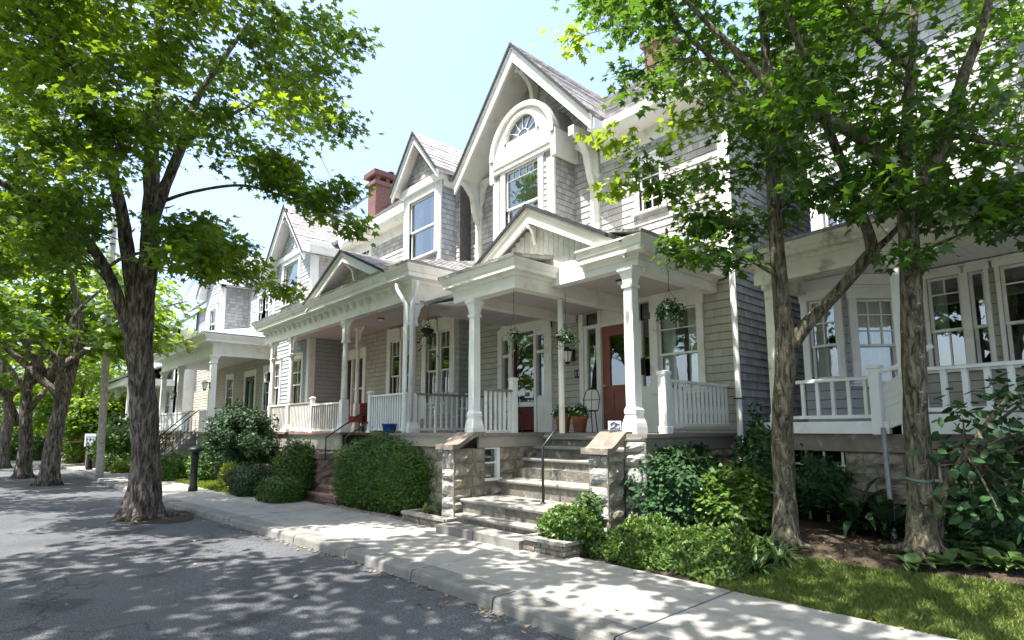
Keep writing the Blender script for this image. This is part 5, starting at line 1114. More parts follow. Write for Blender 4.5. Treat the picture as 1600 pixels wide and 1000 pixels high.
cr2 = clumps_in([(1200, -140), (1680, -140), (1680, 300), (1560, 320), (1480, 300), (1400, 250), (1320, 240), (1230, 150)], 66, 5.6, 8.6, .38, rg)
cr2 += clumps_in([(1230, 250), (1400, 270), (1640, 300), (1640, 370), (1500, 350), (1400, 330), (1280, 330)], 14, 5.8, 7.2, .24, rg)
cr2 += [(at(1420, 395, 6.15), .16), (at(1460, 330, 6.2), .22), (at(1530, 350, 6.0), .2), (at(1580, 320, 6), .22), (at(1300, 300, 6.6), .2), (at(1340, 320, 6.6), .2), (at(1400, 300, 6.2), .18)]
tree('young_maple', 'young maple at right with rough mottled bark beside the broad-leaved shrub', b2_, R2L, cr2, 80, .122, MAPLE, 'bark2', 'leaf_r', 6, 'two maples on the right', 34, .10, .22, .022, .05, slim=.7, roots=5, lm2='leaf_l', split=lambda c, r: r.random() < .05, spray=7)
def ring(t, label, c, r, z, h, m):
    b = B(); n = 28
    b.add([(c[0] + (r + dr) * math.cos(2 * math.pi * i / n), c[1] + (r + dr) * math.sin(2 * math.pi * i / n), z + dz + .015 * math.sin(i * .45)) for dr, dz in ((0, 0), (.006, 0), (.006, h), (0, h)) for i in range(n)], [(k * n + i, k * n + (i + 1) % n, (k + 1) * n + (i + 1) % n, (k + 1) * n + i) for k in range(3) for i in range(n)])
    return tag(b.build('trunk_tape', m), label, 'tape')
p_ = at(1224, 772, 7.25); ring(None, 'thin pale green tape tied round the left young maple', (p_[0], p_[1]), .140, p_[2], .014, 'tape')
p_ = at(1434, 750, 6.4); ring(None, 'pale green band round the trunk of the right young maple', (p_[0], p_[1]), .142, p_[2], .022, 'tape')
# tree pit of the big street tree
pit = B(); n = 40
def pr(t, k): return (tb[0] + (1.2 + .08 * math.sin(5 * t)) * k * math.cos(t), tb[1] + .25 + (.8 + .06 * math.sin(4 * t)) * k * math.sin(t))
pit.add([(*pr(2 * math.pi * i / n, .97), zg(-14.7) - .098) for i in range(n)], [tuple(range(n))]); pito = struct(pit.build('tree_pit', 'soil')); OFF[pito.name] = np.zeros(3)
for i in range(6):
    a0, a1 = math.pi * (1.0 + i / 14) + .01, math.pi * (1.0 + (i + 1) / 14) - .01
    q = [pr(a0, 1.05), pr(a1, 1.05), pr(a1, .95), pr(a0, .95)]; z = zg(-14.7); B().add([(x, y, z - .2) for x, y in q] + [(x, y, z - .085 + .01 * (i % 3)) for x, y in q], [(4, 5, 6, 7), (0, 1, 5, 4), (1, 2, 6, 5), (2, 3, 7, 6), (3, 0, 4, 7)]).build('edging_stone', 'kerb', pito)

# ---------------------------------------------------------------- shrubs and low plants
def bush(name, label, c, rad, n, size, m, shape=DIAM, pn=2., lump=.12, seed=0, cat='shrub', group=None, core=True, up=.5, floor=-.9, stems=0, coremat=None, jit=.45):
    """leaf shell over a lumpy rounded volume (pn > 2 makes it boxy, as clipped)"""
    c = np.array(c, float); rad = np.array(rad, float); base_ = (c[0], c[1], c[2] + floor * rad[2]); t = thing(name, label, cat, base_, group); rng = np.random.default_rng(seed + 100)
    def shell(d):
        k = (np.abs(d) ** pn).sum(1) ** (-1 / pn); q = d * k[:, None]
        ph = rng.uniform(0, 6, 6) if not hasattr(shell, 'ph') else shell.ph; shell.ph = ph
        l = 1 + lump * (np.sin(d[:, 0] * 5 + ph[0]) * np.sin(d[:, 1] * 6 + ph[1]) + .8 * np.sin(d[:, 2] * 7 + ph[2] + d[:, 0] * 4) + .5 * np.sin(d[:, 0] * 13 + ph[3]) * np.sin(d[:, 2] * 11 + d[:, 1] * 9 + ph[4]))
        return q * l[:, None]
    d = rng.normal(0, 1, (n, 3)); d /= np.linalg.norm(d, axis=1)[:, None]; d = d[d[:, 2] > floor]
    s = shell(d); P = s * rad * np.where(rng.random((len(d), 1)) < .07, rng.uniform(1.02, 1.16, (len(d), 1)), rng.uniform(.80, 1.03, (len(d), 1))) + c
    nr = d / rad; nr /= np.linalg.norm(nr, axis=1)[:, None]
    V = leaves(P, nr * .6 + np.array([0, 0, up]), nr + np.array([0, 0, up * .9]), size, shape, .1, .1, jit, rng)
    link('foliage', poly_mesh('foliage', V - np.array(base_), len(shape), m), t)
    if core:
        b = B(); nu, nv = 20, 12; dd = np.array([(math.cos(2 * math.pi * i / nu) * math.sin(math.pi * j / nv), math.sin(2 * math.pi * i / nu) * math.sin(math.pi * j / nv), math.cos(math.pi * j / nv)) for j in range(nv + 1) for i in range(nu)])
        dd[:, 2] = np.maximum(dd[:, 2], floor); b.add(shell(dd + 1e-6) * rad * .84 + c, [(j * nu + i, (j + 1) * nu + i, (j + 1) * nu + (i + 1) % nu, j * nu + (i + 1) % nu) for j in range(nv) for i in range(nu)]); b.sm = True
        b.build('foliage_core', coremat or m, t)  # solid core added inside the leaf shell to block light through it
    if stems:
        sb = B()
        for k in range(stems):
            a = 2 * math.pi * k / stems + rng.uniform(-.3, .3); e = c + np.array([math.cos(a) * rad[0] * .55, math.sin(a) * rad[1] * .55, rad[2] * rng.uniform(-.3, .3)])
            g_ = np.array([c[0] + math.cos(a) * .1, c[1] + math.sin(a) * .1, base_[2] - .05]); sb.tube([g_, (g_ + e) / 2 + (0, 0, -.08), e], [.025, .02, .01], 6, False)
        sb.build('stems', 'bark', t)
    return t
def gz(p): return yard(p[0], p[1])
def bpx(x, y, d): return at(x, y, d)
bush('boxwood_bush', 'large round clipped boxwood between the brown steps and stone steps', (-11.5, 6.55, .68), (1.9, .62, .84), 42000, .055, 'box', LEAF, 2.5, .05, 1, up=.7)
q = at(378, 685, 18.6); bush('yew_bush', 'tall loose dark yew in front of the long porch', (q[0], q[1], 1.35), (1.0, .85, 1.05), 11000, .11, 'yew', LEAF, 2, .36, 2, stems=9, floor=-.75, up=.4)
q = at(466, 706, 15.6); bush('clipped_bush', 'rounded clipped bush left of the brown stone pier', (q[0], q[1], .60), (.72, .5, .74), 11000, .065, 'box', LEAF, 2.4, .06, 3)
q = at(432, 757, 14.4); bush('clipped_bush', 'low box-shaped clipped hedge beside the brown steps at the pavement', (q[0], q[1] + .1, .14), (.68, .42, .33), 10000, .055, 'box', LEAF, 3.4, .04, 4)
q = at(390, 740, 16.2); bush('clipped_bush', 'dark square clipped bush behind the pavement left of the low hedge', (q[0], q[1] + .05, .24), (.8, .5, .46), 9000, .06, 'yew', LEAF, 3.4, .04, 5)
q = at(360, 742, 17.3); bush('gold_bush', 'small yellow-green bush at the edge of the dark square one', (q[0], q[1], .25), (.34, .3, .42), 2500, .07, 'lime', LEAF, 2.2, .1, 6)
q = at(330, 722, 21); bush('clipped_bush', 'rounded bush behind the dark post in front of the white porch', (q[0], q[1], .38), (.85, .7, .62), 5000, .1, 'box', LEAF, 2.6, .06, 7)
q = at(272, 732, 22); bush('clipped_bush', 'clipped bush by the foot of the iron-railed steps', (q[0], q[1], .18), (.75, .6, .55), 4500, .1, 'box', LEAF, 3, .05, 8)
q = at(195, 690, 30); bush('flowering_shrub', 'loose sunlit shrub behind the leaning utility pole', (q[0], q[1], .95), (1.5, 1.2, 1.35), 5000, .2, 'azal', LEAF, 2, .2, 9)
q = at(192, 728, 29); bush('clipped_bush', 'clipped hedge seen between the pole and the big maple', (q[0], q[1], .05), (1.4, .8, .6), 5000, .12, 'box', LEAF, 3.2, .05, 10)
q = at(190, 745, 27); bush('gold_bush', 'small bright yellow bush low beside the big maple', (q[0], q[1], -.12), (.5, .4, .32), 1800, .12, 'lime', LEAF, 2.2, .1, 11)
q = at(118, 715, 38); bush('gold_bush', 'yellow-green climber on the frame beside the brick pier', (q[0], q[1], .45), (.6, .5, 1.0), 3000, .16, 'lime', LEAF, 2.4, .15, 12)
q = at(1042, 758, 8.7); bush('evergreen_shrub', 'dark bushy evergreen right of the stone steps', (q[0], q[1], .74), (.72, .6, .66), 9000, .085, 'glossy', LEAF, 2, .14, 13, up=.6)
q = at(1092, 716, 9.3); bush('evergreen_shrub', 'taller dark evergreen against the stone foundation', (q[0] - .1, q[1] - .1, .92), (.42, .34, .48), 4500, .085, 'glossy', LEAF, 2, .2, 14, up=.6, floor=-.98)
q = at(1146, 785, 8.0); bush('azalea_bush', 'light green rounded bush left of the first young maple', (q[0], q[1], .66), (.56, .5, .44), 5000, .095, 'azal', LEAF, 2, .10, 15, up=.8)
q = at(1192, 690, 9.0); bush('holly_shrub', 'dark leafy shrub in the gap between the two houses', (q[0], q[1], 1.1), (.30, .4, .72), 3500, .085, 'glossy', LEAF, 2, .25, 16)
q = at(1280, 740, 8.3); bush('holly_shrub', 'dark small-leaved shrub under the porch lattice', (q[0], q[1], .9), (.36, .3, .36), 2500, .075, 'glossy', LEAF, 2, .25, 17)
q = at(1550, 835, 6.5); bush('evergreen_shrub', 'small-leaved dark shrub behind the hostas at far right', (q[0], q[1], .62), (.42, .35, .30), 4500, .06, 'glossy', LEAF, 2, .16, 18)
for i, (x, y, rx, rz, lab) in enumerate(((-66, 1.8, 3.2, 1.9, 'dark shrub mass closing the far end of the pavement'), (-74, -3.5, 4.5, 2.2, 'hedge-like shrub across the far end of the road'))):
    bush('far_shrub', lab, (x, y, zg(x) + rz * .6), (rx, rx, rz), 5000, .3, 'azal', LEAF, 2.2, .2, 50 + i, group='shrubs at the far end of the street')
# low spreading evergreen by the pavement
def carpet(name, label, x0, x1, yf0, yf1, hf, n, size, m, shape, seed, cat='ground cover', up=.8, m2=None):
    rng = np.random.default_rng(seed); t = thing(name, label, cat, ((x0 + x1) / 2, (yf0((x0 + x1) / 2) + yf1((x0 + x1) / 2)) / 2, 0)); o = OFF[t.name]
    xs = rng.uniform(x0, x1, n); y0 = np.array([yf0(x) for x in xs]); y1 = np.array([yf1(x) for x in xs]); ty = rng.uniform(0, 1, n); ys = y0 + (y1 - y0) * ty
    ex = np.minimum(np.minimum((xs - x0), (x1 - xs)) / .25, np.minimum(ty, 1 - ty) * (y1 - y0) / .22); edge = np.clip(ex, 0, 1) ** .5
    hh = np.array([hf(x, y) for x, y in zip(xs, ys)]) * edge; zz = np.array([yard(x, y) for x, y in zip(xs, ys)]) + hh * np.where(rng.random(n) < .75, rng.uniform(.8, 1.05, n), rng.uniform(.1, .9, n))
    P = np.stack([xs, ys, zz], 1); out = np.stack([np.sign(xs - (x0 + x1) / 2) * (1 - edge), np.sign(ty - .5) * (1 - edge), edge], 1)
    V = leaves(P, out * .6 + np.array([0, 0, up * .4]), out + np.array([0, 0, up]), size, shape, .1, .1, .55, rng)
    link('foliage', poly_mesh('foliage', V - o, len(shape), m), t)
    b = B(); gx_ = lx(x0 + .08, x1 - .08, 24); gy_ = lx(0, 1, 8); vs = []
    for a in gy_:
        for x in gx_:
            y = yf0(x) + .06 + (yf1(x) - yf0(x) - .12) * a; e = min(1, max(0, min(min(x - x0, x1 - x) / .3, min(a, 1 - a) * 4))) ** .5; vs.append((x, y, yard(x, y) + hf(x, y) * .74 * e - .02))
    b.add(vs, [(j * 24 + i, j * 24 + i + 1, (j + 1) * 24 + i + 1, (j + 1) * 24 + i) for j in range(7) for i in range(23)]); b.sm = True; b.build('foliage_core', m, t)  # solid mound under the leaves, added as a light-blocking core
    return t
hv = lambda x, y: .30 + .05 * math.sin(x * 5.3 + y * 3) + .04 * math.sin(x * 11 - y * 8)
carpet('spreading_evergreen', 'low spreading evergreen mound along the pavement right of the steps', -5.30, -3.22, lambda x: 6.04 + .05 * math.sin(x * 6), lambda x: 7.05, hv, 15000, .065, 'ivyg', LEAF, 31, 'shrub')
# strap-leaved tufts
def tuft(name, label, c, n, ln, wd, m, seed, cat='plant', group=None, lift=.9, droop=1.0, seg=6, shape='strap'):
    """arching strap leaves from one crown, each a bent ribbon"""
    c = np.array(c, float); t = thing(name, label, cat, tuple(c), group); rng = np.random.default_rng(seed); b = B()
    for k in range(n):
        a = rng.uniform(0, 2 * math.pi); L_ = ln * rng.uniform(.6, 1.15); el = rng.uniform(.35, 1.35) * lift; e = np.array([math.cos(a), math.sin(a), 0]); s_ = np.array([-e[1], e[0], 0]); p = c + e * rng.uniform(0, .05) * ln; vs = []; w_ = wd * rng.uniform(.7, 1.2)
        for i in range(seg + 1):
            f = i / seg; ww = w_ * (math.sin(math.pi * min(1, .12 + .88 * f)) ** .7 if shape == 'strap' else math.sin(math.pi * (.06 + .94 * f)) ** .9 * (1.15 - .4 * f)) + .002
            ang = el - droop * 1.6 * f ** 1.5; vs += [p - s_ * ww + (0, 0, ww * .35), p + (0, 0, 0), p + s_ * ww + (0, 0, ww * .35)]; p = p + (e * math.cos(ang) + np.array([0, 0, math.sin(ang)])) * L_ / seg
        b.add(vs, [(3 * i + j, 3 * i + j + 1, 3 * i + j + 4, 3 * i + j + 3) for i in range(seg) for j in (0, 1)])
    b.sm = True; b.build('leaves', m, t); return t
for i, (x, y) in enumerate(((-3.15, 6.55), (-3.05, 6.9), (-3.32, 7.05))):
    tuft('lily_turf', ('grassy tuft at the right end of the evergreen mound', 'grassy tuft by the root of the first young maple', 'grassy tuft behind the evergreen mound')[i], (x, y, yard(x, y)), 60, .42, .011, 'hosta', 70 + i, group='grassy tufts')
q = at(1335, 790, 7.5); tuft('strap_leaved_plant', 'dark plant with long broad arching leaves between the two maples', (q[0], q[1], .42), 46, .78, .055, 'strap', 75, lift=1.05, droop=.95)
q = at(1385, 765, 7.1); tuft('strap_leaved_plant', 'second dark arching plant close to the steel strut', (q[0], q[1], .40), 30, .70, .05, 'strap', 76, lift=1.1, droop=.9)
for i, (x_, y_, d_) in enumerate(((1340, 845, 7.3), (1385, 845, 7.0))):
    q = at(x_, y_, d_); tuft('cast_iron_plant', ('small arching plant on the mulch, left of the other', 'small arching plant at the foot of the right maple')[i], (q[0], q[1], yard(q[0], q[1])), 20, .36, .042, 'strap', 78 + i, lift=1.0, droop=.9, shape='broad')
for i, (x_, y_, d_, n_) in enumerate(((1425, 870, 6.0, 16), (1475, 875, 5.9, 18), (1520, 880, 5.8, 20), (1560, 890, 5.7, 20), (1600, 895, 5.6, 18), (1500, 865, 6.2, 16), (1575, 870, 6.0, 18))):
    q = at(x_, y_, d_); tuft('hosta', ('hosta at the foot of the right young maple, first of the row', 'second hosta along the lawn edge from the maple', 'third hosta along the lawn edge from the maple', 'fourth hosta along the lawn edge from the maple', 'hosta at the right edge of the photo in the front row', 'hosta behind the second one, in the back row', 'hosta in the back row below the dark shrub')[i], (q[0], q[1], yard(q[0], q[1])), n_, .25, .075, 'hosta', 80 + i, group='hostas along the lawn', lift=.9, droop=.75, shape='broad')
# broad-leaved shrub on the right with its leaning stem
sb_ = at(1466, 850, 6.3); tsh = thing('broadleaf_shrub', 'broad-leaved dark shrub on a leaning stem at the right edge', 'shrub', tuple(sb_)); b = B()
bark_tube(b, [sb_, at(1468, 790, 6.25), at(1490, 740, 6.2), at(1530, 680, 6.1), at(1575, 620, 6.0)], [.055, .05, .045, .035, .02], 10, .1, .05); b.sm = True; b.build('stem', 'bark2', tsh)
rs = np.random.default_rng(90); cc = clumps_in([(1500, 640), (1660, 590), (1660, 830), (1540, 820), (1490, 760)], 26, 5.6, 6.6, .2, rs); bb = B()
for c, r in cc: bb.tube([at(1510, 710, 6.15), (at(1510, 710, 6.15) + c) / 2 + (0, 0, .04), c], [.015, .012, .006], 5, False)
bb.build('branches', 'bark2', tsh); link('leaves', crown_mesh('leaves', [(c - OFF[tsh.name], r) for c, r in cc], 34, .14, LEAF, 'glossy', rs, 8, .5, .5), tsh)
# lawn blades
def blades(name, label, reg, n, h, m, seed, inside):
    rng = np.random.default_rng(seed); x0, x1, y0, y1 = reg; xy = rng.uniform((x0, y0), (x1, y1), (n, 2)); xy = xy[[inside(x, y) for x, y in xy]]; k = len(xy)
    P = np.stack([xy[:, 0], xy[:, 1], [yard(x, y) - .005 for x, y in xy]], 1)
    hd = rng.normal(0, .45, (k, 3)); hd[:, 2] = 1; nr = rng.normal(0, 1, (k, 3)); nr[:, 2] = .2
    V = leaves(P, nr, hd, h, BLADE, 0, .35, .12, rng, 1.3); me = poly_mesh(name, V, 5, m); o = link(name, me); return tag(o, label, 'grass', kind='stuff')
lawn_top = lambda x: 7.12 - .08 * math.sin(x * 2.1) - max(0, x + 1.2) * .06 - max(0, -2.7 - x) * .5
lawn_in = lambda x, y: y > WALK_IN - .02 + .03 * math.sin(x * 9) and y < lawn_top(x) and x > -3.42 + (y - 5.95) * .55 + .05 * math.sin(y * 9)
sheet('lawn_ground', lx(-3.45, 4, 40), lx(WALK_IN, 7.25, 14), lambda x, y: yard(x, y) + (.006 if lawn_in(x, y) else -.06), 'turf')
blades('lawn_grass', 'sunny patch of lawn grass beside the pavement at lower right', (-3.5, 2.5, 5.9, 7.2), 95000, .08, 'grass', 95, lawn_in)
gin = lambda x, y: 1
blades('verge_grass', 'bright grass around the dark post left of the clipped bushes', (-24, -17.2, 4.9, 6.6), 14000, .15, 'lime', 96, lambda x, y: y > 5.95 or (x < -18.3 and y > 5.1))
# small plants in the planters, fallen leaves
tuft('planter_plant', 'weedy plant in the small planter left of the steps', (-8.75, 6.2, .14), 55, .32, .012, 'hosta', 97, lift=1.25, droop=.6)
tuft('planter_plant', 'wispy plant at the left end of that planter', (-9.3, 6.15, .12), 40, .24, .010, 'grass', 98, lift=1.2, droop=.7)
q = (-5.55, 6.05, .22); bush('planter_shrub', 'small mounded green shrub in the planter right of the steps', (q[0] - .05, q[1] + .1, .34), (.42, .34, .26), 3800, .06, 'azal', LEAF, 2.2, .15, 33, cat='plant')
q = (-5.5, 6.4, .5); bush('planter_shrub', 'upright sprig behind the mounded planter shrub', q, (.2, .16, .26), 900, .075, 'hosta', LEAF, 2, .2, 34, cat='plant', core=False)
rf = np.random.default_rng(99); k = 420
xs = rf.uniform(-17, -1.5, k); side = rf.random(k); ys = np.where(side < .80, np.array([kY(x) for x in xs]) - np.abs(rf.normal(0, .10, k)) - .02, np.where(side < .92, rf.uniform(-1, 3.6, k), rf.uniform(4.3, 5.9, k)))
zs = np.array([zg(x) + (-.118 if y < kY(x) else .006) + (.03 * (1 - ((y + .8) / 4.8) ** 2) if y < kY(x) else 0) for x, y in zip(xs, ys)])
V = leaves(np.stack([xs, ys, zs], 1), np.tile([0, 0, 1.], (k, 1)), rf.normal(0, 1, (k, 3)) * (1, 1, .05), .047, MAPLE_S, -.25, -.1, .2, rf)
tag(link('fallen_leaves', poly_mesh('fallen_leaves', V, len(MAPLE_S), 'dryleaf')), 'dry leaves gathered along the gutter and scattered on the road', 'leaves', kind='stuff')
xs = rf.uniform(-9.7, -1.2, 900); ys = rf.uniform(5.98, 8.2, 900); ok = np.array([not lawn_in(x, y) for x, y in zip(xs, ys)]); xs, ys = xs[ok], ys[ok]
V = leaves(np.stack([xs, ys, [yard(x, y) + .03 for x, y in zip(xs, ys)]], 1), np.tile([0, 0, 1.], (len(xs), 1)), rf.normal(0, 1, (len(xs), 3)) * (1, 1, .05), .05, LEAF, -.2, -.1, .3, rf)
tag(link('mulch_litter', poly_mesh('mulch_litter', V, 6, 'chip')), 'leaf litter and wood chips lying on the garden beds', 'mulch', kind='stuff')

# ---------------------------------------------------------------- planters, posts, porch things
def planter(label, x0, x1, y0, y1, h):
    t = thing('stone_planter', label, 'planter', ((x0 + x1) / 2, y0, 0), 'planters beside the steps')
    B().box((x0 + .05, y0 + .05, -.1), (x1 - .05, y1 - .05, h - .05)).build('soil', 'soil', t)
    for side in range(3):
        fr_, L_ = (FX(y0), (x0, x1)) if side == 0 else ((SX(x1), (y0, y1)) if side == 1 else (Fr((x0, 0), (0, 1), (-1, 0)), (y0, y1)))
        z = -.04; row = 0
        while z < h - .05:
            a = L_[0] - (.08 if row % 2 else 0)
            while a < L_[1] - .01:
                wd = random.uniform(.13, .22); q0, q1 = max(a, L_[0]), min(a + wd, L_[1]); a += wd
                if q1 - q0 > .03: B(fr_).box((q0 + .004, -.09, z + .004), (q1 - .004, random.uniform(-.012, .006), min(z + .062, h - .045) - .004)).build('wall_stone', 'coping' if random.random() < .5 else 'riser', t)
            z += .062; row += 1
        a = L_[0]
        while a < L_[1] - .01:
            q1 = min(a + random.uniform(.4, .6), L_[1]); B(fr_).box((a + .003, -.13, h - .045), (q1 - .003, .03, h + random.uniform(-.004, .004))).build('cap_stone', 'tread', t); a = q1
    return t
planter('low stone planter left of the stone steps', -9.62, -8.22, 5.86, 6.5, .17)
planter('low stone planter right of the stone steps', -6.08, -5.32, 5.68, 6.6, .20)
ed = B()
for i, x in enumerate(np.arange(-13.1, -9.7, .22)): B().box((x, 5.90 + random.uniform(-.01, .01), -.12 + zg(x)), (x + .205, 6.0, zg(x) + .035 + random.uniform(-.01, .012))).build('edging_brick', 'coping', pave)
# black pipe rail on the steps
hr = B(); hr.tube([(-6.72, 6.72, .49), (-6.72, 6.72, 1.40), (-6.72, 7.02, 1.66), (-6.72, 7.06, 1.67)], .021, 10).lathe([(.05, 0), (.05, .012), (.03, .02)], 12, (-6.72, 6.72, .49)); hr.sm = True
tag(hr.build('hand_rail', 'iron'), 'black pipe hand rail standing on the stone steps', 'hand rail')
# dark posts on the pavement
def post(label, x, y, h, r):
    t = thing('cast_iron_post', label, 'post', (x, y, zg(x)), 'dark posts on the pavement')
    s = B().lathe([(r * 1.25, 0), (r * 1.25, .12), (r, .16), (r * .95, h * .72), (r * 1.15, h * .74), (r * 1.15, h * .78), (r * .9, h * .80), (r * .9, h * .86)], 16, (x, y, zg(x))).build('shaft', 'bollard', t, True)
    B().lathe([(r * .9, h * .86), (r * 1.9, h * .90), (r * 2.0, h * .94), (r * 1.5, h * .975), (r * .6, h)], 16, (x, y, zg(x))).build('cap', 'bollard', t, True)
post('dark iron post with flared cap on the pavement right of the big maple', -19.5, 4.62, 1.33, .105)
post('dark iron post far along the pavement before the brick pier', -37.4, 3.9, 1.3, .12)
# leaning utility pole
pb, pt = at(155, 748, 23.9), at(171, 470, 24.1); pt = pb + (pt - pb) * 1.5; t = thing('utility_pole', 'weathered grey utility pole leaning over the pavement', 'utility pole', tuple(pb))
b = B(); bark_tube(b, [pb - (0, 0, .1), pb + (pt - pb) * .5, pt], [.145, .13, .11], 14, .5, .03); b.sm = True; b.build('shaft', 'pole', t)
b = B(); m1 = pb + (pt - pb) * .13; b.lathe([(.16, 0), (.16, .06)], 14, tuple(m1)).build('steel_band', 'galv', t)
def text_mesh(s, size, m, name):
    cu = bpy.data.curves.new(name, 'FONT'); cu.body = s; cu.size = size; cu.extrude = .002; cu.align_x = 'CENTER'; cu.align_y = 'CENTER'
    o = bpy.data.objects.new(name, cu); COL.objects.link(o); dg = bpy.context.evaluated_depsgraph_get(); me = bpy.data.meshes.new_from_object(o.evaluated_get(dg)); bpy.data.objects.remove(o); me.materials.clear(); me.materials.append(MT[m]); return me
def text_on(parent, s, size, m, c, n, u, name='lettering'):
    o = link(name, text_mesh(s, size, m, name), parent, None); n = Vector(n).normalized(); u = Vector(u).normalized(); v_ = n.cross(u); mx = Matrix((u, v_, n)).transposed().to_4x4(); o.matrix_local = Matrix.Translation(Vector(np.array(c, float) - OFF[rootof(parent).name])) @ mx; return o
# banner sign and brick pier at the far left
sp = at(146, 688, 31); t = thing('banner_sign', 'white yard sign with blocks of dark blue lettering above the brick pier', 'sign', (sp[0], sp[1], sp[2] - .75))
u_ = np.array([.64, .77, 0]); n_ = np.array([.77, -.64, 0])
fs_ = Fr((sp[0], sp[1], sp[2]), u_[:2], n_[:2])
bo = B(fs_).box((-.47, -.02, -.33), (.47, 0, .36)).build('board', 'white', t); B(fs_).box((-.40, 0, .16), (.40, .004, .20)).build('stripe', 'navy', t)
for z_, hh_, ws_ in ((.03, .20, (.13, .16, .07, .14, .10)), (-.19, .16, (.09, .12, .11, .08, .13, .07))):    # lettering too far off to read
    a_ = -.38
    for w_ in ws_: B(fs_).box((a_, 0, z_ - hh_ / 2), (a_ + w_ * .45, .004, z_ + hh_ / 2)).box((a_ + w_ * .45, 0, z_ - hh_ * .1), (a_ + w_, .004, z_ + hh_ * .25)).build('lettering', 'navy', t); a_ += w_ + .035
for a in (-.3, .3): B(fs_).box((a - .015, -.035, -.75), (a + .015, -.02, .3)).build('stake', 'galv', t)
pc = at(144, 722, 31.5); zb_ = zg(pc[0]) - .05; t = thing('brick_pier', 'red brick gate pier with pale cap beside the leaning pole', 'pier', (pc[0], pc[1], zb_)); hgt = 1.45
B().box((pc[0] - .27, pc[1] - .27, zb_), (pc[0] + .27, pc[1] + .27, zb_ + hgt)).build('mortar_core', 'mortar', t)
for r_ in range(19):
    z = zb_ + r_ * .076
    for k in range(2):
        o_ = .0 if r_ % 2 else .14
        for fr_ in (Fr((pc[0] - .28, pc[1] - .28), (1, 0), (0, -1)), Fr((pc[0] + .28, pc[1] - .28), (0, 1), (1, 0))):
            a0_, a1_ = max(0, k * .28 - o_ * (k == 1)), min(.56, .28 + k * .28 - o_ * (k == 0)); B(fr_).box((a0_ + .004, -.05, z + .004), (a1_ - .004, .012, z + .07)).build('brick', 'brick', t)
B().sq([(.34, 0), (.34, .07), (.30, .10)], (pc[0], pc[1], zb_ + hgt)).build('cap', 'trimw', t)
g = at(112, 703, 34); t = thing('timber_frame', 'thin red-brown timber frame left of the brick pier', 'frame', (g[0], g[1], zg(g[0])))
f_ = B(); f_.tube([(g[0] - .7, g[1] - .6, zg(g[0])), (g[0] - .7, g[1] - .6, 1.0)], .05, 6).tube([(g[0] - .7, g[1] - .6, .98), (g[0] + .8, g[1] + .7, 1.02)], .05, 6); f_.build('posts', 'brick', t)
# lantern, number plate and letter box by the front door
def lantern(label, c, n=(0, -1), s=1., m='iron'):
    t = thing('wall_lantern', label, 'lantern', tuple(c)); f = Fr((c[0], c[1], c[2]), (n[1] * -1, n[0]), n)
    B(f).box((-.05 * s, 0, -.10 * s), (.05 * s, .02, .12 * s)).tube([(0, .02, .06 * s), (0, .09 * s, .12 * s), (0, .15 * s, .11 * s)], .012 * s, 8).build('bracket_arm', m, t)
    cx_, cy_, cz_ = f((0, .15 * s, 0)); B().lathe([(.02 * s, .16 * s), (.11 * s, .08 * s), (.11 * s, .07 * s), (.02 * s, .07 * s)], 8, (cx_, cy_, cz_)).lathe([(.05 * s, -.13 * s), (.06 * s, -.12 * s), (.02 * s, -.17 * s)], 8, (cx_, cy_, cz_)).build('cap', m, t)
    B().lathe([(.055 * s, -.12 * s), (.09 * s, .07 * s)], 8, (cx_, cy_, cz_)).build('glass', 'glow', t)
    bars = B()
    for k in range(4): a = k * math.pi / 2 + .78; bars.tube([(cx_ + .056 * s * math.cos(a), cy_ + .056 * s * math.sin(a), cz_ - .12 * s), (cx_ + .092 * s * math.cos(a), cy_ + .092 * s * math.sin(a), cz_ + .07 * s)], .007 * s, 4)
    bars.build('bars', m, t)
lantern('black wall lantern beside the front door above the number plate', (-8.84, YW - .03, 3.36), s=1.25)
lantern('small black lantern on the corner column of the white porch', (X3 + .1, F3 - .13, 3.55), s=1.3)
lantern('small black lantern on the left column of the white porch', (-32.4, F3 - .13, 3.4), s=1.3)
lantern('dark hanging lantern on the left post of the long porch', (-21.0, F2 + .02, 3.55), (-1, 0), 1.5)
t = thing('number_plate', 'black plate with white numbers on the wall beside the front door', 'number plate', (-8.70, YW - .03, 2.93)); f = FX(YW - .028)
B(f).box((-8.79, 0, 2.84), (-8.55, .02, 3.03)).build('plate', 'iron', t); text_on(t, '117', .155, 'white', f((-8.67, .022, 2.935)), (0, -1, 0), (1, 0, 0))
t = thing('letter_box', 'black letter box on the wall right of the front door', 'letter box', (-6.62, YW - .03, 2.75)); B(FX(YW - .06)).box((-7.02, 0, 2.78), (-6.86, .10, 3.08)).build('body', 'iron', t); B(FX(YW - .06)).prof([(0, 3.13), (.12, 3.10), (.12, 3.082), (0, 3.082)], -7.03, -6.85).build('lid', 'iron', t)
